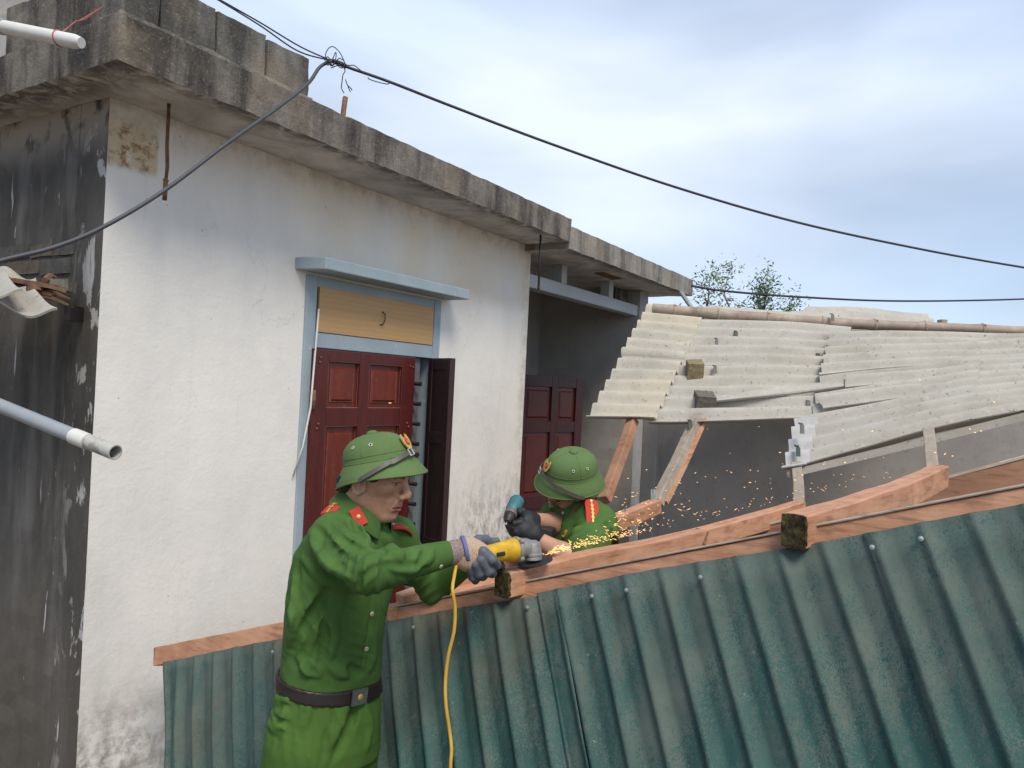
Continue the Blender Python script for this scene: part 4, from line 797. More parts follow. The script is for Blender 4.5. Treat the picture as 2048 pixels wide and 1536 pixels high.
def head_frame(c, yaw, pitch, roll=0):
    """yaw: direction of the face in the ground plane (radians, 0 = +x, counter-clockwise); pitch down positive"""
    f = V(math.cos(yaw)*math.cos(pitch), math.sin(yaw)*math.cos(pitch), -math.sin(pitch)); l = V(-math.sin(yaw), math.cos(yaw), 0); u = np.cross(f, l)
    l2 = l*math.cos(roll)+u*math.sin(roll); u2 = np.cross(f, l2); return c, f, l2, u2
def make_head(vx, fr, neck):
    c, f, l, u = fr; A = (f, l, u); Q = lambda x, y, z: c+f*x+l*y+u*z; k = .012
    vx.cone(Q(-.022, 0, -.035), neck, .060, .066, .02)
    vx.ell(Q(-.004, 0, .045), A, (.097, .077, .092), .02)
    vx.ell(Q(.034, 0, -.022), A, (.062, .066, .090), .025)
    for s_ in (-1, 1):
        vx.cone(Q(-.004, s_*.050, -.048), Q(.060, s_*.020, -.097), .028, .024, .022)
        vx.ell(Q(.062, s_*.042, -.014), A, (.026, .024, .018), .016)
        vx.cone(Q(.083, s_*.045, .020), Q(.093, s_*.012, .020), .011, .012, .012)
        vx.ell(Q(.100, s_*.033, .004), A, (.013, .018, .010), .010, 'sub')
        vx.ell(Q(.0795, s_*.033, .003), A, (.0135, .0150, .0115), .003)
        vx.cone(Q(.084, s_*.045, .0105), Q(.0945, s_*.020, .0100), .0038, .0042, .004)
        vx.cone(Q(.083, s_*.044, -.0060), Q(.0915, s_*.021, -.0075), .003, .003, .004)
        vx.ell(Q(.104, s_*.0135, -.036), A, (.012, .0085, .0085), .006)
        vx.ell(Q(.110, s_*.008, -.044), A, (.006, .0042, .004), .003, 'sub')
        # ear
        e = Q(.004, s_*.0755, -.015); ex = unit(f*.9-l*s_*.35); eu = unit(u*.97-f*.2); el = np.cross(ex, eu)
        vx.ell(e+l*s_*.006, (ex, eu, el), (.019, .032, .010), .006); vx.ell(e+l*s_*.016+ex*.002, (ex, eu, el), (.011, .022, .008), .004, 'sub')
        pts = [e+l*s_*.010+ex*.016*math.cos(a)+eu*.030*math.sin(a) for a in np.linspace(-.6, 3.9, 9)]; vx.chain(pts, [.0042]*9, .003)
        vx.ell(e+l*s_*.004+ex*.010-eu*.004, (ex, eu, el), (.006, .008, .007), .004)
    vx.cone(Q(.090, 0, .022), Q(.1165, 0, -.022), .0095, .0105, .012); vx.ell(Q(.1155, 0, -.030), A, (.0125, .0125, .0105), .008)
    vx.ell(Q(.080, 0, -.062), A, (.022, .034, .030), .018); vx.ell(Q(.073, 0, -.100), A, (.021, .024, .017), .016)
    for s_ in (-1, 1):
        vx.cone(Q(.1015, 0, -.0610), Q(.0905, s_*.023, -.0675), .0060, .0030, .004); vx.cone(Q(.0990, 0, -.0765), Q(.0895, s_*.021, -.0715), .0068, .0030, .004)
        vx.cone(Q(.1085, 0, -.0692), Q(.0925, s_*.025, -.0690), .0022, .0018, .003, 'sub')
    vx.cone(Q(.104, -.016, -.0885), Q(.104, .016, -.0885), .007, .007, .010, 'sub')
    for s_ in (-1, 1): vx.cone(Q(.099, s_*.024, -.040), Q(.094, s_*.034, -.066), .004, .003, .008, 'sub')
def skin_color(fr, base=(.52, .285, .185)):
    c, f, l, u = fr
    def fn(v):
        q = v-c; x, y, z = q@f, q@l, q@u; col = np.tile(np.array(base), (len(v), 1)); ya = np.abs(y)
        def put(m_, cc, al=1.0):
            nonlocal col; a = (np.clip(m_, 0, 1)*al)[:, None]; col = col*(1-a)+np.array(cc)*a
        near = (np.linalg.norm(q, axis=1) < .2).astype(float); g_ = lambda d, w_: np.exp(-(d/w_)**2)*near
        put(g_(np.hypot(ya-.05, z+.02), .03)*(x > .03), (.46, .20, .13), .5)
        put(g_(np.hypot(ya, z+.03), .018)*(x > .09), (.47, .21, .14), .5)
        put(((z < -.05) & (x > .02) & (z > -.13))*near, (.30, .165, .115), .30)
        put((x > .086)*(ya < .026)*((z < -.056) & (z > -.0845))*near, (.37, .13, .105), .8)
        put((x > .085)*(ya < .027)*(np.abs(z+.0690) < .0025)*near, (.10, .035, .03), .9)
        bz = .0235+.006*np.clip((ya-.015)/.03, 0, 1)-.004*np.clip((ya-.04)/.012, 0, 1)
        put((x > .06)*((ya > .013) & (ya < .055))*np.clip(1.6-np.abs(z-bz)/.0052, 0, 1)*near, (.025, .018, .016), .88)
        er = np.hypot((ya-.033)/.0135, (z-.0022)/.0048)
        put((x > .07)*np.clip((1.15-er)*6, 0, 1)*near, (.36, .31, .28), .9); put((x > .07)*np.clip((.0052-np.hypot(ya-.034, z-.0022))*800, 0, 1)*(er < 1.1)*near, (.012, .009, .008), 1)
        put((x > .07)*((ya > .018) & (ya < .049))*np.clip(1.3-np.abs(z-(.0072-.08*(ya-.033)**2*40*.1))/.0018, 0, 1)*near, (.03, .018, .015), .85)
        put((x < -.0)*(z > -.01)*(ya < .2)*near*(np.hypot(x, z) > .0)*0, (.02, .02, .02))
        return col
    return fn
def ring(c, ax, ay, rx, ry, n=40): return [c+ax*rx*math.cos(a)+ay*ry*math.sin(a) for a in np.linspace(0, 2*math.pi, n, endpoint=False)]
def helmet(person, c, f, u, sl=1., label=None, lean=0.):
    """pith helmet; c = centre of the rim plane, f forward, u up"""
    f = unit(f); u = unit(u-f*(f@u)); l = np.cross(u, f); prof_ = []; seg = 48
    LX, LY = .1385*sl, .122*sl                                        # rim half axes
    dome = [(1.0, 0), (.985, .009), (.92, .022), (.85, .036), (.79, .047), (.765, .052), (.757, .055), (.745, .068), (.72, .083), (.68, .096), (.61, .108), (.515, .118), (.395, .126), (.24, .131), (.10, .1325), (0.001, .133)]
    def pt(r, h, a):
        x, y = r*math.cos(a), r*math.sin(a); droop = -.016*(math.cos(a) < 0)*abs(math.cos(a))**2*max(0, (r-.76)/.24)-.008*max(0, math.cos(a))**2*max(0, (r-.76)/.24)+.004*math.sin(a)**2*max(0, (r-.76)/.24)
        return c+f*(x*LX-.006*h/.18)+l*y*LY+u*(h*sl+droop)
    mb = MB(); vs = [pt(r, h, 2*math.pi*j/seg) for r, h in dome for j in range(seg)]; fs = [(i*seg+j, i*seg+(j+1) % seg, (i+1)*seg+(j+1) % seg, (i+1)*seg+j) for i in range(len(dome)-1) for j in range(seg)]
    mb.add(vs, fs, 0)
    inn = [(1.0, -.001), (.965, .005), (.80, .034), (.72, .050), (.64, .088), (.45, .110), (.001, .122)]
    vs = [pt(r, h, 2*math.pi*j/seg) for r, h in inn for j in range(seg)]; mb.add(vs, [(i*seg+(j+1) % seg, i*seg+j, (i+1)*seg+j, (i+1)*seg+(j+1) % seg) for i in range(len(inn)-1) for j in range(seg)], 1)
    h = obj('helmet', mb, [MHEL, MLINE], person, smooth=True, sharp=50)
    A = np.linspace(0, 2*math.pi, 56, endpoint=False)
    obj('rim_piping', MB().tube([pt(1.0, .0005, a) for a in A], .0032, 6, closed=True), MHEL, h, smooth=True)
    obj('band_seam', MB().tube([pt(.764, .0525, a) for a in A], .0016, 5, closed=True), MHEL, h, smooth=True)
    obj('band_seam', MB().tube([pt(.746, .069, a) for a in A], .0011, 5, closed=True), MHEL, h, smooth=True)
    for a in (0, math.pi/2): obj('dome_seam', MB().tube([pt(r, hh, a) for r, hh in dome[7:]]+[pt(r, hh, a+math.pi) for r, hh in dome[:6:-1]], .0013, 5), MHEL, h, smooth=True)
    obj('top_button', MB().lathe(c+u*.1315*sl-f*.006, u, [(.017, 0), (.017, .003), (.013, .007), (.004, .010)], 14), MHEL, h, smooth=True)
    for a in (math.radians(72), math.radians(108), math.radians(-72), math.radians(-108)):
        p = pt(.663, .100, a); nn_ = unit(p-(c+u*.05)); e1 = unit(np.cross(nn_, f)); e2 = np.cross(nn_, e1); obj('eyelet', MB().tube(ring(p+nn_*.001, e1, e2, .0046, .0046, 14), .0013, 6, closed=True), MWHITE, h, smooth=True); obj('eyelet_hole', MB().lathe(p, nn_, [(.0044, -.001), (.0044, .0012)], 12), MLINE, h)
    # chin strap across the front
    sp = []
    for t in np.linspace(-1, 1, 33):
        a = t*math.radians(92); r = .80+.205*abs(t)**2.2; hh = .062-.064*abs(t)**1.7; q = pt(min(r, 1.01), hh, a); sp.append(q+unit(f*math.cos(a)+l*math.sin(a))*(.010 if abs(t) < .95 else .004)+u*(.004 if r > .85 else 0))
    mb = MB(); vs, fs = [], []
    for i, q in enumerate(sp):
        a = (i/16-1)*math.radians(92); o_ = unit(f*math.cos(a)+l*math.sin(a)+u*.5); t_ = unit(sp[min(i+1, 32)]-sp[max(i-1, 0)]); w_ = np.cross(t_, o_); vs += [q+w_*.0065+o_*.0012, q-w_*.0065+o_*.0012, q-w_*.0065-o_*.0012, q+w_*.0065-o_*.0012]
    for i in range(32):
        for j in range(4): fs.append((4*i+j, 4*i+(j+1) % 4, 4*i+4+(j+1) % 4, 4*i+4+j))
    mb.add(vs, fs); obj('chin_strap', mb, MSTRAP, h)
    q = sp[14]; t_ = unit(sp[15]-sp[13]); o_ = unit(f*math.cos(.2)+u*.35); w_ = unit(np.cross(t_, o_))
    obj('strap_buckle', MB().tube([q+o_*.003+t_*x+w_*y for x, y in ((-.008, -.010), (.008, -.010), (.008, .010), (-.008, .010))], .0018, 5, closed=True), MWHITE, h)
    # gold wreath badge with red oval and star
    q = pt(.715, .088, 0); o_ = unit(f*.93+u*.36); w_ = unit(np.cross(u, o_)); v_ = np.cross(o_, w_); mb = MB()
    out_ = [(0, -.024), (.012, -.020), (.019, -.008), (.022, .006), (.019, .020), (.012, .026), (.010, .018), (.006, .014), (0, .013)]; poly = out_+[(-x, y) for x, y in out_[-2:0:-1]]; n = len(poly)
    vs = [q+o_*z+w_*x+v_*y for z in (.003, .0065) for x, y in poly]; mb.add(vs, [tuple(range(n))[::-1], tuple(range(n, 2*n))]+[(i, (i+1) % n, n+(i+1) % n, n+i) for i in range(n)]); bd = obj('badge', mb, MGOLD, h)
    obj('badge_oval', MB().lathe(q+v_*.0005+o_*.006, o_, [(1, 0), (1, .0022), (.6, .003)], 16, 0, w_, .0098, .0122), MREDT, h)
    st = [(math.sin(k*math.pi/5)*(.0058 if k % 2 == 0 else .0024), math.cos(k*math.pi/5)*(.0058 if k % 2 == 0 else .0024)) for k in range(10)]
    mb = MB(); vs = [q+o_*z+w_*x+v_*y for z in (.0086, .0102) for x, y in st]; mb.add(vs, [tuple(range(10))[::-1], tuple(range(10, 20))]+[(i, (i+1) % 10, 10+(i+1) % 10, 10+i) for i in range(10)]); obj('badge_star', mb, MGOLD, h)
    return h
def collar(person, c, u, f, rx, ry, hgt, drop, mat, gap=.25, flare=.03):
    """turned-down shirt collar around the neck: c centre of its base, u up, f front"""
    u = unit(u); f = unit(f-u*(u@f)); l = np.cross(u, f); mb = MB(); n = 36
    def row(r, z, fr_): 
        o_ = []
        for i in range(n+1):
            a = math.pi+(-1+2*i/n)*(math.pi-gap); fw = math.cos(a); k = max(0, fw)
            o_.append(c+f*(math.cos(a)*(rx+r)+fr_*k*.4)+l*math.sin(a)*(ry+r)+u*(z-k*.018-fr_*k**3*.9))
        return o_
    rows = [row(.004, -.01, 0), row(-.001, hgt*.5, 0), row(-.002, hgt, 0), row(.003, hgt+.005, 0), row(.010, hgt*.9, .005), row(.018, hgt*.45, .012), row(flare, -drop, .028)]
    vs = [q for r_ in rows for q in r_]; vs += [q+(-u*.002 if i > (n+1)*2 else V(0, 0, 0)) for i, q in enumerate(vs)]*0
    fs = [(i*(n+1)+j, i*(n+1)+j+1, (i+1)*(n+1)+j+1, (i+1)*(n+1)+j) for i in range(len(rows)-1) for j in range(n)]
    mb.add(vs, fs); o = obj('collar', mb, mat, person, smooth=True); md = o.modifiers.new('thick', 'SOLIDIFY'); md.thickness = .0035; md.offset = 0; md2 = o.modifiers.new('sub', 'SUBSURF'); md2.levels = md2.render_levels = 1
    return o, rows
def slab(c, ax, ay, az, hx, hy, hz, n=6, bend=0.):
    """thin slightly bent plate"""
    return MB().sheet(lambda a, b: (c+ax*hx*(2*a-1)+ay*hy*(2*b-1)+az*(hz-bend*(2*a-1)**2), az), n, n, hz*2)
from mathutils.bvhtree import BVHTree
def rayhit(verts, faces, x, y):
    t = BVHTree.FromPolygons([tuple(v) for v in verts], faces); d = unit(P(x, y, 1)-CAM); h = t.ray_cast(Vector(CAM), Vector(d))
    if h[0] is None: return None
    n = np.array(h[1]); n = n if n@d < 0 else -n; return np.array(h[0]), n
def row(y, xl, xr, d, an, rho):
    w_ = (xr-xl)*(.055 if d < 2.6 else .025); xl, xr = xl+w_, xr-w_; c = P((xl+xr)/2, y, d); hw = (xr-xl)/2*d/FPX; an = math.radians(an); a = hw/math.sqrt(math.sin(an)**2+(rho*math.cos(an))**2); return (c[2], c[0], c[1], a, a*rho, an)
def tab(parent, name, c, n, up, hx, hy, th, mat, bend=0.):
    n = unit(n); up = unit(up-n*(up@n)); sx = np.cross(up, n); return obj(name, slab(c+n*th*.6, sx, up, n, hx, hy, th/2, 4, bend), mat, parent), sx, up, n
def button(parent, c, n, r=.0058):
    obj('button', MB().lathe(c, n, [(r, -.002), (r, .0015), (r*.8, .0028), (r*.45, .0022), (.0005, .002)], 12), MBRASS, parent, smooth=True)
def star_mesh(c, n, up, r, th=.0015):
    n = unit(n); up = unit(up-n*(up@n)); sx = np.cross(up, n); vs = [c+n*z+sx*math.sin(k*math.pi/5)*(r if k % 2 == 0 else r*.45)+up*math.cos(k*math.pi/5)*(r if k % 2 == 0 else r*.45) for z in (0, th) for k in range(10)]
    return MB().add(vs, [tuple(range(10))[::-1], tuple(range(10, 20))]+[(i, (i+1) % 10, 10+(i+1) % 10, 10+i) for i in range(10)])
def epaulette(person, c, n, ax, ln, wd, stars=4):
    n = unit(n); ax = unit(ax-n*(ax@n)); ay = np.cross(n, ax)
    e = obj('shoulder_board', MB().sheet(lambda a, b: (c+ax*ln*(a-.5)+ay*wd*(b-.5)*(1-.0*a if a < .88 else 1-(a-.88)*3.5)+n*(.006-.010*(2*a-1)**2-.004*(2*b-1)**2), n), 10, 6, .005), MREDT, person, smooth=True, sharp=40)
    obj('gold_stripe', MB().sheet(lambda a, b: (c+ax*ln*(a*.9-.48)+ay*.006*(b-.5)+n*(.0078-.010*(2*(a*.9+.02)-1)**2), n), 10, 1, .001), MGOLD, e)
    for i in range(stars):
        a = .22+.15*i; obj('star', star_mesh(c+ax*ln*(a-.5)+n*(.0080-.010*(2*a-1)**2), n, ax, .0085), MGOLD, e)
    a = .90; obj('gilt_button', MB().lathe(c+ax*ln*(a-.5)+n*(.005-.010*(2*a-1)**2), n, [(.0065, 0), (.006, .003), (.002, .005)], 10), MWHITE, e, smooth=True)
    return e

# ================================================================== officer with the angle grinder
D1 = 2.25
m1 = empty('person', P(640, 1536, D1)*V(1, 1, 0), 'officer in green uniform and pith helmet leaning over the fence with a yellow grinder', 'person')
Hc1 = P(746, 951, D1-.015); fr1 = head_frame(Hc1, math.radians(-17), math.radians(10), math.radians(2))
neck1 = P(716, 1040, D1+.005)
hv = Vox(Hc1-.19, Hc1+V(.19, .19, .17), .0022); make_head(hv, fr1, neck1)
sR, eR, wR = P(654, 1082, 2.13), P(736, 1148, 1.94), P(895, 1108, 2.13)
sL, eL, wL = P(793, 1080, 2.41), P(868, 1176, 2.50), P(948, 1112, 2.37)
TR = [row(1420, 548, 762, D1, -45, .72), row(1385, 553, 758, D1, -45, .72), row(1345, 560, 764, D1, -45, .72), row(1290, 565, 768, D1, -44, .72), row(1240, 571, 776, D1, -42, .70), row(1190, 577, 788, D1, -40, .68), row(1140, 585, 797, D1, -38, .66), row(1100, 596, 800, D1, -36, .64), row(1068, 618, 797, D1, -34, .62), row(1050, 645, 784, D1, -33, .62), row(1036, 680, 766, D1, -32, .7)]
sh = Vox(np.minimum.reduce([sR, eR, wR, sL, eL, wL, P(540, 1420, 2.2)])-.11, np.maximum.reduce([sR, eR, wR, sL, eL, wL, P(800, 980, 2.3)])+.10, .0042)
sh.loft(TR, .02, 2.25)
sh.ell(sR+V(.005, .01, 0), np.eye(3), (.052, .055, .057), .05); sh.chain([sR+V(.02, .02, .012), sR*.5+eR*.5+V(0, 0, .004), eR, eR*.72+wR*.28+V(0, 0, .002), wR], [.054, .052, .0455, .043, .036], .03)
sh.ell(sL, np.eye(3), (.054, .054, .055), .05); sh.chain([sL, sL*.5+eL*.5, eL, wL], [.054, .051, .046, .039], .03)
sh.cone(P(698, 1036, D1-.03), sR+V(0.01, .02, .018), .030, .040, .05); sh.cone(P(742, 1036, D1+.06), sL+V(0, 0, .02), .036, .042, .05)
body_c = Vox(sh.lo-.05, sh.lo+sh.h*np.array(sh.n)+.05, .014); body_c.loft([(z, a, b, c_*.88, d_*.86, e_) for z, a, b, c_, d_, e_ in TR], .02); body_c.cone(sR, eR, .036, .032, .02); body_c.cone(eR, wR, .030, .024, .02); body_c.cone(sL, eL, .034, .030, .02); body_c.cone(eL, wL, .028, .024, .02); body_c.cone(neck1, Hc1+V(-.02, 0, -.05), .055, .052, .03)
# folds of the shirt, drawn where the photograph shows them
for pts, r, k in [([(618, 1060), (640, 1110), (690, 1160)], .009, .012), ([(650, 1045), (690, 1085), (742, 1112)], .010, .014), ([(660, 1035), (700, 1070), (748, 1098)], .007, .010), ([(690, 1030), (712, 1058), (722, 1080)], .006, .008), ([(705, 1045), (722, 1068), (728, 1092)], .006, .008), ([(718, 1052), (732, 1075), (736, 1096)], .005, .007),
    ([(735, 1110), (780, 1122), (850, 1118)], .007, .014), ([(842, 1098), (838, 1120), (826, 1140)], .007, .010), ([(866, 1095), (858, 1116), (848, 1128)], .005, .008), ([(720, 1170), (738, 1130), (752, 1106)], .011, .016), ([(605, 1120), (650, 1160), (715, 1184)], .008, .012),
    ([(588, 1150), (600, 1215), (572, 1290)], .010, .016), ([(640, 1190), (612, 1225), (583, 1290)], .009, .014), ([(652, 1205), (625, 1250), (592, 1308)], .007, .012), ([(590, 1170), (585, 1240), (566, 1320)], .008, .014), ([(615, 1320), (625, 1338), (640, 1348)], .008, .010), ([(660, 1330), (680, 1345), (700, 1352)], .007, .010), ([(745, 1260), (748, 1310), (738, 1345)], .007, .012), ([(600, 1318), (610, 1335), (616, 1350)], .007, .010), ([(775, 1070), (790, 1100), (802, 1130)], .006, .01), ([(640, 1240), (612, 1290), (600, 1330)], .008, .01), ([(660, 1215), (668, 1270), (660, 1320)], .007, .01), ([(765, 1120), (800, 1138), (838, 1140)], .006, .01), ([(620, 1085), (660, 1130), (712, 1160)], .008, .01), ([(700, 1075), (728, 1092), (765, 1104)], .007, .01), ([(780, 1108), (815, 1104), (850, 1100)], .005, .01), ([(582, 1210), (590, 1262), (576, 1310)], .007, .01), ([(760, 1058), (776, 1088), (782, 1110)], .006, .008)]: sh.line(pts, r*2.0, .013, 'add', .55)
for pts, r, k in [([(630, 1052), (668, 1102), (712, 1130)], .006, .010), ([(697, 1040), (712, 1066), (719, 1092)], .005, .007), ([(712, 1050), (726, 1072), (731, 1095)], .004, .006), ([(655, 1050), (695, 1090), (735, 1105)], .005, .008), ([(760, 1130), (720, 1160), (716, 1178)], .005, .010), ([(852, 1098), (846, 1118), (836, 1136)], .004, .006), ([(595, 1170), (600, 1230), (580, 1300)], .005, .01), ([(646, 1200), (620, 1238), (588, 1300)], .005, .009), ([(610, 1322), (620, 1342), (632, 1350)], .005, .008), ([(655, 1175), (640, 1215), (605, 1260)], .008, .01), ([(632, 1250), (610, 1295), (594, 1330)], .006, .01), ([(650, 1225), (650, 1280), (640, 1330)], .005, .01), ([(690, 1082), (722, 1100), (752, 1108)], .005, .01), ([(625, 1075), (660, 1118), (705, 1148)], .006, .01), ([(770, 1128), (800, 1132), (835, 1130)], .004, .01), ([(700, 1330), (708, 1342), (722, 1350)], .005, .01), ([(598, 1130), (590, 1180), (584, 1225)], .004, .008)]: sh.line(pts, r*2.3, .012, 'sub', .5)
# placket and pocket edges
sh.line([(742, 1190), (738, 1250), (728, 1310), (722, 1352)], .0035, .003, 'sub', -.2, 8); sh.line([(756, 1185), (752, 1250), (746, 1300)], .0022, .003, 'sub', -.2, 8)
sh.line([(690, 1188), (692, 1212), (718, 1228)], .0022, .003, 'sub', -.2, 8); sh.line([(766, 1180), (762, 1215), (768, 1232), (778, 1232)], .0022, .003, 'sub', -.2, 8)
sh.line([(868, 1084), (872, 1110), (878, 1142)], .0022, .003, 'sub', -.1, 8); sh.line([(622, 1030), (610, 1070), (606, 1115)], .0022, .003, 'sub', -.1, 6)
sh.crease(eR+V(0, -.03, -.01), .085, unit(eR-sR)+unit(wR-eR), .026, .010, 1); sh.crease(sR*.45+eR*.55+V(0, -.04, 0), .08, unit(V(.6, 0, -.8)), .030, .008, 2); sh.crease(P(800, 1120, 2.02), .07, unit(V(.8, .3, .5)), .028, .007, 3); sh.crease(P(860, 1115, 2.06), .045, unit(wR-eR), .020, .007, 4)
sh.crease(P(600, 1180, 2.15), .09, unit(V(.8, 0, .55)), .038, .0065, 5); sh.crease(P(600, 1290, 2.15), .09, unit(V(.85, 0, .5)), .038, .007, 6); sh.crease(P(720, 1325, 2.13), .08, unit(V(.5, 0, .85)), .028, .007, 7); sh.crease(P(700, 1070, 2.12), .06, unit(V(.9, 0, .4)), .022, .008, 8); sh.crease(P(640, 1225, 2.13), .08, unit(V(.75, 0, .65)), .040, .006, 9); sh.crease(eL+V(0, -.03, 0), .08, unit(V(.7, 0, -.7)), .028, .009, 10); sh.crease(P(760, 1170, 2.16), .06, unit(V(.9, 0, -.3)), .026, .007, 11)
sh.wrinkle(.0022, 34, 3, (1, 1, .8))
bc = P(655, 1357, D1); bn = unit(V(.17, -.02, 1.0))
shirt_lo = lambda x, y, z: -((x-bc[0])*bn[0]+(y-bc[1])*bn[1]+(z-bc[2])*bn[2]-.010)
sh.cut(lambda x, y, z: np.where((np.hypot(x-bc[0], y-bc[1]) < .26) & (z < bc[2]+.12), shirt_lo(x, y, z), -1.0))
# arm ends open at the cuffs
cw = unit(wR-eR); sh.cut(lambda x, y, z: np.where(np.sqrt((x-wR[0])**2+(y-wR[1])**2+(z-wR[2])**2) < .09, (x-wR[0])*cw[0]+(y-wR[1])*cw[1]+(z-wR[2])*cw[2]-.004, -1.0))
shirt1 = vobj('shirt', sh, MGRN, m1)
hr1 = fr1; fH = Vox(Hc1-.15, Hc1+.16, .004); c_, f_, l_, u_ = fr1
fH.ell(c_+f_*-.012+u_*.044, (f_, l_, u_), (.097, .0805, .094), .01); fH.ell(c_-f_*.050-u_*.018, (f_, l_, u_), (.054, .0745, .060), .02)
fH.cut(lambda x, y, z: ((x-c_[0])*(f_[0]*.8-u_[0]*.6)+(y-c_[1])*(f_[1]*.8-u_[1]*.6)+(z-c_[2])*(f_[2]*.8-u_[2]*.6)-.016))
hf = unit(f_*math.cos(math.radians(23))+u_*math.sin(math.radians(23))); hu = np.cross(hf, l_); hu = hu if hu[2] > 0 else -hu; hc_ = P(763, 957, D1-.015)
fH.cut(lambda x, y, z: (x-hc_[0])*hu[0]+(y-hc_[1])*hu[1]+(z-hc_[2])*hu[2]-.030)
fH.wrinkle(.0012, 400, 5)
hv.cut(lambda x, y, z: (x-hc_[0])*hu[0]+(y-hc_[1])*hu[1]+(z-hc_[2])*hu[2]-.042); vobj('body', [hv, body_c], MSKIN, m1, skin_color(fr1)); vobj('hair', fH, MHAIR, m1)
c_, f_, l_, u_ = fr1
for s_ in (-1, 1): obj('sideburn', MB().sphere(c_+f_*.034+l_*s_*.0685+u_*.018, (.020, .0075, .020), 9), MHAIR, m1, smooth=True)
hf = unit(f_*math.cos(math.radians(23))+u_*math.sin(math.radians(23))); hu = np.cross(hf, l_); hu = hu if hu[2] > 0 else -hu
helmet(m1, P(763, 957, D1-.015)+hu*.004, hf, hu, .975)
# trousers
LEG = [row(1350, 560, 756, D1, -45, .72), row(1385, 553, 762, D1, -46, .73), row(1425, 545, 766, D1, -46, .75), row(1480, 536, 764, D1, -46, .76), row(1520, 530, 752, D1, -46, .76)]
hipR, hipL = P(600, 1490, D1-.06), P(694, 1490, D1+.07); kR, kL = V(hipR[0]-.05, hipR[1]+.0, .48), V(hipL[0]-.01, hipL[1]+.06, .48); aR, aL = V(kR[0]-.02, kR[1]+.02, .10), V(kL[0]-.03, kL[1]+.05, .10)
tv = Vox(np.minimum(aR, aL)-V(.14, .16, .05), np.array([max(hipL[0], hipR[0])+.17, max(aL[1], hipL[1])+.16, bc[2]+.05]), .0062)
tv.loft(LEG, .02, 2.2); tv.chain([hipR, kR, aR], [.098, .078, .062], .03); tv.chain([hipL, kL, aL], [.096, .078, .062], .03)
for pts, r, k in [([(617, 1378), (612, 1420), (605, 1460)], .006, .008), ([(648, 1385), (650, 1420), (655, 1455)], .006, .008), ([(585, 1385), (575, 1430), (560, 1475)], .006, .010), ([(690, 1400), (680, 1450), (655, 1500)], .008, .014), ([(545, 1390), (560, 1402), (578, 1404)], .005, .007), ([(540, 1420), (556, 1432), (575, 1432)], .005, .008), ([(538, 1445), (552, 1455), (566, 1452)], .005, .007), ([(730, 1410), (742, 1450), (735, 1500)], .006, .010)]: tv.line(pts, r*2.0, .013, 'add', .55)
for pts, r, k in [([(614, 1380), (610, 1420), (604, 1450)], .004, .005), ([(645, 1388), (647, 1425), (650, 1450)], .004, .005), ([(586, 1378), (574, 1430), (556, 1478), (548, 1510)], .004, .005), ([(714, 1392), (704, 1440), (688, 1480), (662, 1530)], .012, .016), ([(716, 1392), (708, 1430), (700, 1455)], .006, .006), ([(546, 1395), (562, 1410), (576, 1410)], .004, .006), ([(542, 1428), (556, 1442), (572, 1440)], .004, .006), ([(655, 1440), (650, 1490), (640, 1536)], .004, .01)]: tv.line(pts, r*1.6, .008, 'sub', .4)
tv.crease(P(560, 1425, 2.18), .075, V(.25, 0, 1), .022, .008, 21); tv.crease(P(700, 1430, 2.15), .09, V(1, 0, .5), .034, .008, 22); tv.crease(P(630, 1480, 2.12), .10, V(1, 0, .15), .036, .009, 23); tv.wrinkle(.0022, 34, 8, (1, 1, .7))
tv.cut(lambda x, y, z: ((x-bc[0])*bn[0]+(y-bc[1])*bn[1]+(z-bc[2])*bn[2]-.012))
trou = vobj('trousers', tv, MTRO, m1)
for a_, k_ in ((aR, 0), (aL, 1)): obj('shoe', MB().lathe(a_+V(.03, -.02, -.095), unit(V(.75, -.65, .0)), [(.02, -.13), (.045, -.11), (.05, -.03), (.048, .05), (.042, .11), (.02, .14)], 16, 0, None, 1, .9), MBELT, m1, smooth=True)
# belt, loop, buckle
bv = Vox(*pbox(P(530, 1320, D1-.2), P(790, 1420, D1+.2), .03), .0036); bv.loft([(z, a, b, c0+.010, d0+.010, e0) for z, a, b, c0, d0, e0 in LEG]+[(LEG[0][0]+.09,)+tuple(LEG[0][1:3])+(LEG[0][3]+.011, LEG[0][4]+.011, LEG[0][5])], .01, 2.2)
bpl = lambda x, y, z: (x-bc[0])*bn[0]+(y-bc[1])*bn[1]+(z-bc[2])*bn[2]+.004
bv.cut(lambda x, y, z: np.abs(bpl(x, y, z))-.0185)
belt = vobj('belt', bv, MBELT, m1)
h_ = bv.hit(655, 1366)
if h_ is not None: tab(m1, 'belt_loop', h_, bv.nrm(h_), V(0, 0, 1), .0055, .026, .004, MTRO)
h_ = bv.hit(716, 1392)
if h_ is not None: n_ = unit((h_-bc)*V(1, 1, 0)); n_ = unit(n_+V(.15, -.25, 0)); bk, sx, up_, n_ = tab(m1, 'belt_buckle', h_+n_*.004, n_, bn, .026, .0215, .006, MSTEEL); obj('buckle_emblem', MB().lathe(h_+n_*.0105, n_, [(.009, 0), (.008, .001), (.003, .002)], 14), MGOLD, bk, smooth=True)
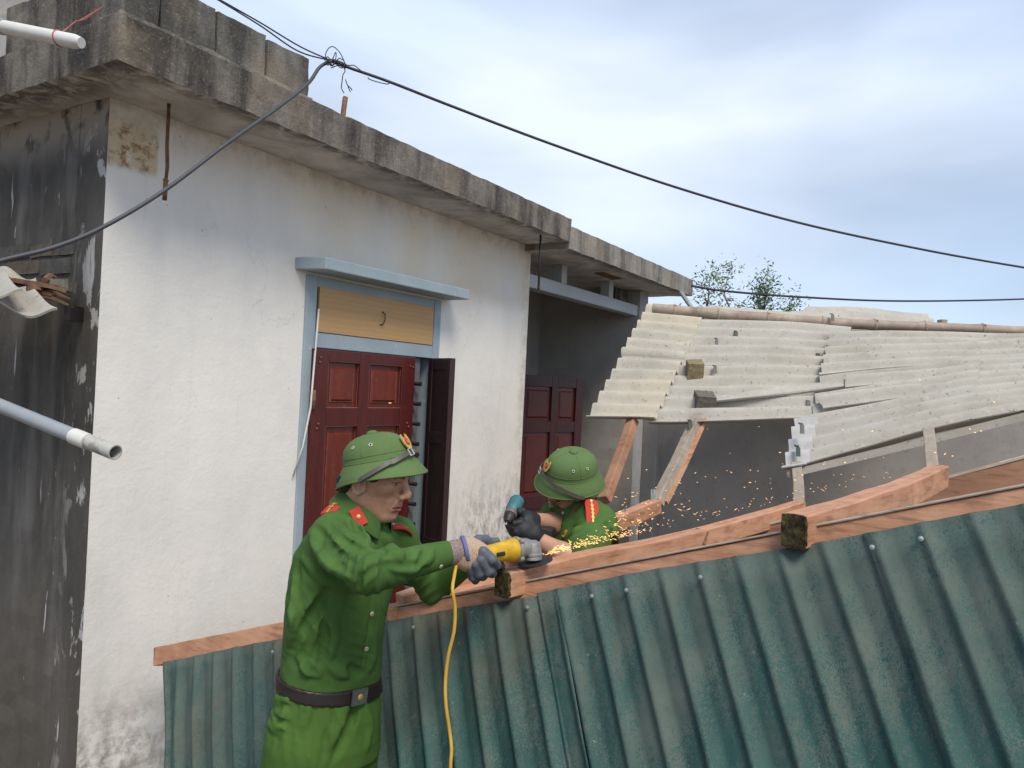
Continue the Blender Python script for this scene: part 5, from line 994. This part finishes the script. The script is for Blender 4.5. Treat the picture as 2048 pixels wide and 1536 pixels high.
# collar with tabs
cu = unit(V(.34, .0, .95)); cf = unit(V(.93, -.30, -.25)); co1, rows1 = collar(m1, P(725, 1022, D1), cu, cf, .071, .068, .040, .014, MGRN, .42, .030)
cv = [q for r0 in rows1 for q in r0]; ncol = len(rows1[0]); cfs = [(i*ncol+j, i*ncol+j+1, (i+1)*ncol+j+1, (i+1)*ncol+j) for i in range(len(rows1)-1) for j in range(ncol-1)]
r_ = rayhit(cv, cfs, 717, 1034)
if r_ is None: r_ = (P(717, 1034, D1-.09), V(.3, -.9, .2))
ct, sx, up_, n_ = tab(m1, 'collar_tab', r_[0]+r_[1]*.002, r_[1], unit(CB*.85-CA*.45), .0155, .0265, .003, MREDT); obj('tab_emblem', MB().lathe(r_[0]+r_[1]*.006, r_[1], [(.0072, 0), (.006, .0012), (.002, .002)], 12), MGOLD, ct, smooth=True)
for (x, y) in ((744, 1228), (733, 1298)):
    h_ = sh.hit(x, y)
    if h_ is not None: button(m1, h_, sh.nrm(h_), .0072)
h_ = sh.hit(882, 1133)
if h_ is not None: button(m1, h_, sh.nrm(h_), .0062)
sax = unit(sR-sL)
h_ = sh.hit(676, 1013)
if h_ is None: h_ = P(676, 1012, 2.2)
epaulette(m1, h_+V(0, 0, .005), unit(V(-.18, -.25, 1)), -sax, .105, .045)
h_ = sh.hit(800, 1056)
if h_ is None: h_ = P(800, 1056, 2.38)
epaulette(m1, h_+V(0, 0, .004), unit(V(.35, .2, 1)), sax, .105, .045)

# gloves
gA = unit(P(1072, 1094, 2.40)-P(930, 1114, 2.17))
gl = Vox(*pbox(P(885, 1060, 2.1), P(1000, 1160, 2.22), .04), .003)
pk = [P(912, 1104, 2.135), P(932, 1106, 2.145), P(955, 1110, 2.16)]
gl.chain([wR+cw*.045, pk[1], pk[2]], [.033, .040, .036], .02, 'add', (unit(V(.4, -.8, .1)), .8))
gl.cone(P(938, 1090, 2.15), P(974, 1112, 2.155), .018, .017, .02); gl.cone(P(935, 1125, 2.145), P(948, 1136, 2.15), .020, .017, .02)
gl.wrinkle(.001, 160, 2)
glove = vobj('glove', gl, MKNIT, m1)
cu_ = MB(); qd = unit(pk[0]-wR); cu_.tube([wR-qd*.012, wR+qd*.012, wR+qd*.030, wR+qd*.047], [.0335, .035, .0365, .0385], 40)
obj('glove_cuff', MB().lathe(wR, qd, [(.0335+.0012*(i % 2), -.014+.0042*i) for i in range(15)], 36), MCUFF, glove, smooth=True)
obj('cuff_band', MB().lathe(wR, qd, [(.0385, .044), (.0398, .046), (.0402, .052), (.0392, .055)], 36), MBLUEB, glove, smooth=True)
def finger(vx, pts, r0, r1): vx.chain([np.asarray(p) for p in pts], np.linspace(r0, r1, len(pts)), .004)
fg = Vox(*pbox(P(930, 1070, 2.11), P(1000, 1165, 2.26), .03), .0028)
finger(fg, [P(966, 1104, 2.135), P(983, 1120, 2.135), P(992, 1130, 2.18), P(985, 1128, 2.23)], .0165, .013)
finger(fg, [P(962, 1120, 2.13), P(977, 1142, 2.14), P(984, 1146, 2.19), P(976, 1138, 2.24)], .016, .013)
finger(fg, [P(950, 1128, 2.13), P(958, 1147, 2.14), P(966, 1153, 2.19), P(962, 1146, 2.23)], .015, .012)
finger(fg, [P(940, 1136, 2.135), P(945, 1154, 2.15), P(951, 1160, 2.19), P(950, 1152, 2.22)], .013, .011)
finger(fg, [P(944, 1090, 2.17), P(958, 1080, 2.20), P(972, 1079, 2.225), P(984, 1087, 2.24)], .016, .012)
fg.wrinkle(.0009, 200, 4); vobj('glove_fingers', fg, MRUB, glove)
g2 = Vox(*pbox(P(940, 1075, 2.28), P(1010, 1145, 2.40), .045), .0032)
g2.chain([wL, P(962, 1112, 2.36), P(985, 1112, 2.36)], [.033, .037, .034], .02)
for i in range(4): finger(g2, [P(976+9*i, 1100, 2.355), P(980+9*i, 1084, 2.34), P(984+9*i, 1082, 2.30)], .0135, .011) if i < 2 else None
for i in range(3): finger(g2, [P(985+6*i, 1122, 2.35), P(992+5*i, 1133, 2.32), P(996+3*i, 1130, 2.285)], .0135, .011)
vobj('glove', g2, MRUB, m1)

# ================================================================== angle grinder and its cord
MYEL = simple('worn_yellow_plastic', (.66, .40, .02), .45, 0, .35, 40, .15); MALU = simple('cast_aluminium', (.36, .355, .34), .5, .5, .35, 60, .3); MDISC = simple('black_disc', (.018, .018, .018), .7)
G0, G1, G2 = P(925, 1117, 2.155), P(1028, 1099, 2.285), P(1066, 1094, 2.325)
gr = empty('angle_grinder', G1, 'yellow angle grinder with grey metal gearhead and black cutting disc', 'grinder')
ga = unit(G1-G0); Lb = float(np.linalg.norm(G1-G0)); upg = unit(V(-.10, -.02, 1)-ga*(V(-.10, -.02, 1)@ga)); sdg = np.cross(ga, upg)
obj('motor_body', MB().lathe(G0, ga, [(.012, -.01), (.021, 0), (.0245, .03), (.0245, Lb*.45), (.0265, Lb*.55), (.0275, Lb*.8), (.031, Lb*.9), (.0335, Lb-.006), (.0335, Lb)], 28, 0, upg, 1.05, .92), MYEL, gr, smooth=True, sharp=40)
obj('side_cover', MB().obox(G0+ga*Lb*.70-sdg*.0255, ga*.020, upg*.012, sdg*.003), MYEL, gr, bevel=.003)
obj('switch', MB().obox(G0+ga*Lb*.62+sdg*.0255, ga*.016, upg*.006, sdg*.003), MDISC, gr, bevel=.003)
hd = obj('gearhead', MB().lathe(G1, ga, [(.034, .0005), (.0345, .006), (.0345, .012), (.030, .016), (.028, .03), (.026, .05), (.020, .066), (.010, .072)], 26, 0, upg, 1.08, .95).lathe(G2-upg*.030, upg, [(.022, -.008), (.0265, -.006), (.0265, .002), (.0255, .004), (.0285, .006), (.0285, .012), (.026, .014), (.0255, .030), (.021, .044), (.010, .05)], 26), MALU, gr, smooth=True, sharp=35)
for a in (45, 135, 225, 315):
    p = G1+ga*.006+(upg*math.cos(math.radians(a))*1.05+sdg*math.sin(math.radians(a)))*.034; obj('flange_screw', MB().lathe(p, ga, [(.007, -.005), (.007, .009), (.004, .010)], 10), MALU, hd)
for k in range(5): obj('cooling_rib', MB().obox(G1+ga*(.030+.0)+upg*(-.020+.011*k)-sdg*.028, ga*.020, upg*.0018, sdg*.004), MALU, hd)
dn_ = unit(V(-.20, -.03, 1)); dc = P(1070, 1123, 2.338)
obj('spindle', MB().lathe(dc-dn_*.003, dn_, [(.010, 0), (.018, .002), (.018, .007), (.012, .008), (.012, .03)], 20), MALU, gr, smooth=True, sharp=40)
obj('cutting_disc', MB().lathe(dc, dn_, [(.008, -.0016), (.054, -.0012), (.0545, 0), (.054, .0012), (.020, .004), (.008, .004)], 40), MDISC, gr, smooth=True, sharp=30)
MCORD = simple('yellow_cord', (.60, .37, .05), .5, 0, .2, 30)
obj('power_cord', MB().tube(spline([G0, P(914, 1128, 2.13), P(908, 1155, 2.06), P(905, 1180, 2.03), P(910, 1215, 2.03), P(908, 1262, 2.03), P(897, 1310, 2.03), P(891, 1360, 2.03), P(892, 1410, 2.02), P(899, 1460, 2.02), P(903, 1500, 2.01), P(901, 1560, 2.0), P(905, 1800, 2.0), P(950, 2150, 1.95)], 8), .0048, 8), MCORD, gr, smooth=True)

# ================================================================== officer with the drill
D2 = 3.0
m2 = empty('person', P(1170, 1536, D2)*V(1, 1, 0), 'officer in short-sleeved green uniform bending down behind the fence with a drill', 'person')
hu2 = unit(V(-.02, -.47, .88)); hf2 = unit(V(-.93, -.30, -.16)); hf2 = unit(hf2-hu2*(hu2@hf2))
Hc2 = P(1143, 968, D2+.01); l2 = np.cross(hu2, hf2); fp = math.radians(38); ff = unit(hf2*math.cos(fp)-hu2*math.sin(fp)); fr2 = (Hc2, ff, l2, np.cross(ff, l2)); neck2 = P(1160, 1030, D2+.03)
hv2 = Vox(Hc2-.18, Hc2+V(.17, .17, .15), .0034); make_head(hv2, fr2, neck2)
sL2, eL2, wL2 = P(1196, 1052, 2.90), P(1160, 1128, 2.74), P(1074, 1078, 2.80)
sR2, eR2, wR2 = P(1112, 1036, 3.13), P(1104, 1048, 2.98), P(1066, 1040, 2.84)
TR2 = [row(1300, 1100, 1250, 3.05, 215, .72), row(1200, 1098, 1246, 3.04, 215, .70), row(1130, 1094, 1240, 3.02, 216, .68), row(1080, 1092, 1232, 3.0, 217, .66), row(1045, 1100, 1226, 3.0, 218, .62), row(1022, 1114, 1208, 3.0, 218, .66), row(1005, 1132, 1190, 3.0, 220, .8)]
s2 = Vox(np.minimum.reduce([sL2, eL2, sR2, eR2, P(1090, 1310, 2.95)])-.13, np.maximum.reduce([sL2, sR2, eL2, P(1250, 990, 3.1)])+.13, .0058)
s2.loft(TR2, .02, 2.25); s2.ell(sL2, np.eye(3), (.07, .07, .066), .05); s2.chain([sL2, sL2*.45+eL2*.55, eL2*.85+sL2*.15], [.068, .066, .066], .03); s2.ell(sR2, np.eye(3), (.062, .062, .06), .05); s2.cone(sR2, sR2*.35+eR2*.65, .06, .06, .03)
s2.cone(P(1175, 1018, 2.97), sL2+V(0, 0, .03), .045, .045, .04); s2.cone(P(1140, 1018, 3.05), sR2+V(0, 0, .02), .04, .04, .04)
for pts, r, k in [([(1190, 1062), (1150, 1078), (1128, 1092)], .010, .016), ([(1218, 1052), (1230, 1070), (1234, 1092)], .008, .012), ([(1160, 1052), (1140, 1070), (1128, 1085)], .009, .012), ([(1200, 1072), (1165, 1095), (1150, 1106)], .009, .012), ([(1100, 1020), (1096, 1040), (1092, 1056)], .006, .008)]: s2.line(pts, r*1.8, .013, 'add', .5)
for pts, r, k in [([(1176, 1060), (1142, 1078), (1126, 1098)], .007, .010), ([(1212, 1046), (1222, 1064), (1226, 1090)], .005, .008), ([(1126, 1022), (1118, 1055), (1108, 1095)], .004, .004), ([(1182, 1082), (1158, 1100), (1150, 1110)], .006, .008)]: s2.line(pts, r*2.0, .012, 'sub', .45)
s2.crease(P(1175, 1075, 2.85), .10, V(.5, 0, -.9), .030, .011, 31); s2.crease(P(1125, 1060, 2.9), .08, V(.8, 0, -.5), .028, .010, 32); s2.crease(P(1220, 1065, 2.9), .08, V(1, 0, .3), .03, .009, 33); s2.wrinkle(.0022, 36, 13)
bd2 = Vox(np.minimum(wL2, P(1050, 1310, 2.7))-.06, np.maximum(P(1250, 990, 3.15), P(1250, 1300, 3.15))+.06, .0062); bd2.loft([(z, a, b, c0*.86, d0*.84, e0) for z, a, b, c0, d0, e0 in TR2], .02); bd2.chain([sL2, eL2, eL2*.6+wL2*.4, wL2], [.048, .043, .039, .028], .02); bd2.chain([sR2, eR2, wR2], [.046, .040, .027], .02)
vobj('body', [hv2, bd2], MSKIN, m2, skin_color(fr2, (.50, .275, .185))); vobj('shirt', s2, MGRN, m2)
c_, f_, l_, u_ = fr2; fH = Vox(Hc2-.15, Hc2+.16, .005); fH.ell(c_-f_*.014+u_*.042, (f_, l_, u_), (.095, .080, .092), .01); fH.ell(c_-f_*.055-u_*.02, (f_, l_, u_), (.045, .065, .055), .02)
fH.cut(lambda x, y, z: ((x-c_[0])*(f_[0]*.8-u_[0]*.6)+(y-c_[1])*(f_[1]*.8-u_[1]*.6)+(z-c_[2])*(f_[2]*.8-u_[2]*.6)-.012)); hc_ = P(1140, 962, D2-.01); fH.cut(lambda x, y, z: (x-hc_[0])*hu2[0]+(y-hc_[1])*hu2[1]+(z-hc_[2])*hu2[2]-.03); vobj('hair', fH, MHAIR, m2)
helmet(m2, P(1140, 962, D2-.01), hf2, hu2, 1.0)
t2 = Vox(P(1100, 1300, 2.95)*V(1, 1, 0)-V(.2, .25, 0), P(1250, 1250, 3.1)+V(.2, .25, 0), .012); z1 = P(1170, 1280, 3.05)[2]; cc2 = P(1174, 1290, 3.05)
t2.loft([(z1, cc2[0], cc2[1], .165, .12, 3.75), (z1-.18, cc2[0], cc2[1], .175, .13, 3.75)], .02); t2.cone(cc2+V(.05, -.07, -.15), V(cc2[0]+.06, cc2[1]-.09, .08), .09, .06, .03); t2.cone(cc2+V(-.05, .07, -.15), V(cc2[0]-.06, cc2[1]+.09, .08), .09, .06, .03); vobj('trousers', t2, MTRO, m2)
cu2 = unit(V(-.22, -.12, .95)); co2, rows2 = collar(m2, P(1160, 1022, D2+.01), cu2, unit(V(-.8, -.55, -.3)), .068, .066, .040, .020, MGRN, .45, .034)
cv = [q for r0 in rows2 for q in r0]; r_ = rayhit(cv, cfs, 1155, 1022)
if r_ is None: r_ = (P(1155, 1022, 2.93), V(-.2, -.9, .3))
ct, sx, up_, n_ = tab(m2, 'collar_tab', r_[0]+r_[1]*.002, r_[1], unit(CB*.9+CA*.45), .014, .0245, .003, MREDT); obj('tab_emblem', star_mesh(r_[0]+r_[1]*.005, r_[1], CB, .008), MBRASS, ct)
h_ = s2.hit(1184, 1024)
if h_ is None: h_ = P(1184, 1024, 2.9)
epaulette(m2, h_+V(0, -.004, .004), unit(V(.08, -.72, .68)), unit(V(-.03, .6, .75)), .115, .048)
h_ = s2.hit(1130, 1067)
if h_ is not None: n_ = s2.nrm(h_); bd_, *_ = tab(m2, 'chest_badge', h_, n_, V(.2, 0, 1), .0085, .015, .003, MGOLD); obj('badge_oval', MB().lathe(h_+n_*.004, n_, [(.007, 0), (.006, .002), (.001, .003)], 12), MREDT, bd_, smooth=True)
for (x, y) in ((1126, 1026), (1116, 1087)):
    h_ = s2.hit(x, y)
    if h_ is not None: button(m2, h_, s2.nrm(h_), .0062)
# black gloves round the drill grip
gb = Vox(*pbox(P(1010, 1010, 2.74), P(1085, 1090, 2.88), .045), .0034)
gb.chain([wR2, P(1054, 1044, 2.82), P(1040, 1046, 2.81)], [.030, .037, .032], .02)
gb.chain([wL2, P(1064, 1070, 2.80), P(1044, 1062, 2.79), P(1030, 1058, 2.79)], [.031, .040, .036, .028], .02)
for i, (x, y) in enumerate([(1020, 1046), (1018, 1054), (1023, 1062), (1030, 1068)]): finger(gb, [P(x+22, y-2+2*i, 2.775), P(x+8, y+1, 2.765), P(x-1, y-3, 2.79), P(x+2, y-6, 2.82)], .0135, .010)
finger(gb, [P(1042, 1034, 2.79), P(1040, 1024, 2.78), P(1036, 1020, 2.785)], .014, .011); finger(gb, [P(1048, 1034, 2.82), P(1046, 1022, 2.83), P(1040, 1018, 2.83)], .013, .010)
gb.wrinkle(.0012, 140, 6); vobj('gloves', gb, MBLACKG, m2)
# cordless drill
MTEAL = simple('teal_plastic', (.045, .17, .19), .45, 0, .3, 60, .15); dt, db_ = P(1034, 1002, 2.84), P(1013, 1046, 2.74); da = unit(db_-dt); Ld = float(np.linalg.norm(db_-dt))
drl = empty('cordless_drill', dt, 'teal cordless drill with grey chuck held in black gloves', 'drill')
obj('motor_housing', MB().lathe(dt, da, [(.014, -.012), (.024, -.008), (.027, .0), (.027, Ld*.42), (.024, Ld*.5), (.023, Ld*.55)], 24), MTEAL, drl, smooth=True, sharp=40)
obj('clutch_ring', MB().lathe(dt, da, [(.0225, Ld*.5), (.0235, Ld*.52), (.0235, Ld*.64), (.0215, Ld*.66)], 24), simple('grey_ring', (.16, .12, .12), .5), drl, smooth=True, sharp=40)
obj('chuck', MB().lathe(dt, da, [(.0205, Ld*.66), (.0205, Ld*.78), (.017, Ld*.86), (.010, Ld*.95), (.006, Ld*.96)], 20), MIRON, drl, smooth=True, sharp=40); obj('bit', MB().tube([dt+da*Ld*.95, dt+da*Ld*1.1], .004, 8), MSTEEL, drl, smooth=True)
obj('grip', MB().tube([dt+da*Ld*.25, P(1042, 1036, 2.82), P(1056, 1060, 2.84)], [.018, .0165, .017], 14), MTEAL, drl, smooth=True)
obj('battery', MB().obox(P(1090, 1062, 2.86), V(.034, .0, -.006), V(.01, .03, .0), V(0, 0, .016)), MDISC, drl, bevel=.005)
# ================================================================== sparks
ms = bpy.data.materials.new('glowing_spark'); ms.use_nodes = True; b_ = ms.node_tree.nodes['Principled BSDF']; b_.inputs['Base Color'].default_value = (.9, .5, .2, 1); b_.inputs['Emission Color'].default_value = (1, .52, .17, 1); b_.inputs['Emission Strength'].default_value = 1.1
mb = MB(); s0_ = P(1100, 1118, 2.40)
for i in range(420):
    t = rng.uniform(0, 1)**1.25; near = i < 240
    if near: px = 1105+t*170+rng.normal(0, 8); py = 1112-t*22+rng.normal(0, 3+14*t)-abs(rng.normal(0, 3+24*t)); dd = 2.42+.25*t+rng.normal(0, .03)
    else: px = 1230+(rng.uniform(0, 1)**1.7)*560; k = (px-1230)/560; py = 1072-k*60-rng.gamma(1.3, 30+22*k)+rng.normal(0, 12); dd = 2.66+.55*k+rng.normal(0, .08)
    lim = 1122-(px-1100)*.225-14
    if py > lim: py = lim-rng.uniform(0, 14)
    p = P(px, py, dd); ln = (.0026+rng.gamma(1.2, .0024))*(1 if near else .9); d_ = unit(V(.8, .45+rng.normal(0, .2), rng.normal(-.12 if near else .02, .35))); r_ = .0007+.0004*rng.uniform(); a1 = unit(np.cross(d_, V(0, 0, 1))); a2 = np.cross(d_, a1)
    mb.add([p-d_*ln, p+a1*r_, p+a2*r_, p-a1*r_, p-a2*r_, p+d_*ln], [(0, 2, 1), (0, 3, 2), (0, 4, 3), (0, 1, 4), (5, 1, 2), (5, 2, 3), (5, 3, 4), (5, 4, 1)])
for (px, py, dd) in [(1745, 862, 3.2), (1940, 858, 2.7), (1962, 862, 2.7), (1560, 905, 3.2), (1605, 950, 3.3), (1870, 905, 2.9), (1690, 925, 3.1), (1500, 965, 3.1), (1890, 908, 2.9), (1905, 912, 2.9), (780, 806, 3.2), (1988, 804, 2.9), (1840, 760, 3.3), (1650, 1010, 2.8), (1590, 960, 3.2), (1950, 865, 2.8)]:
    p = P(px, py, dd); d_ = unit(V(.8, .4, rng.normal(0, .2))); a1 = unit(np.cross(d_, V(0, 0, 1))); a2 = np.cross(d_, a1); ln, r_ = .008, .0016; mb.add([p-d_*ln, p+a1*r_, p+a2*r_, p-a1*r_, p-a2*r_, p+d_*ln], [(0, 2, 1), (0, 3, 2), (0, 4, 3), (0, 1, 4), (5, 1, 2), (5, 2, 3), (5, 3, 4), (5, 4, 1)])
obj('sparks', mb, ms, label='shower of orange sparks flying right from the cutting disc', cat='sparks', kind='stuff')
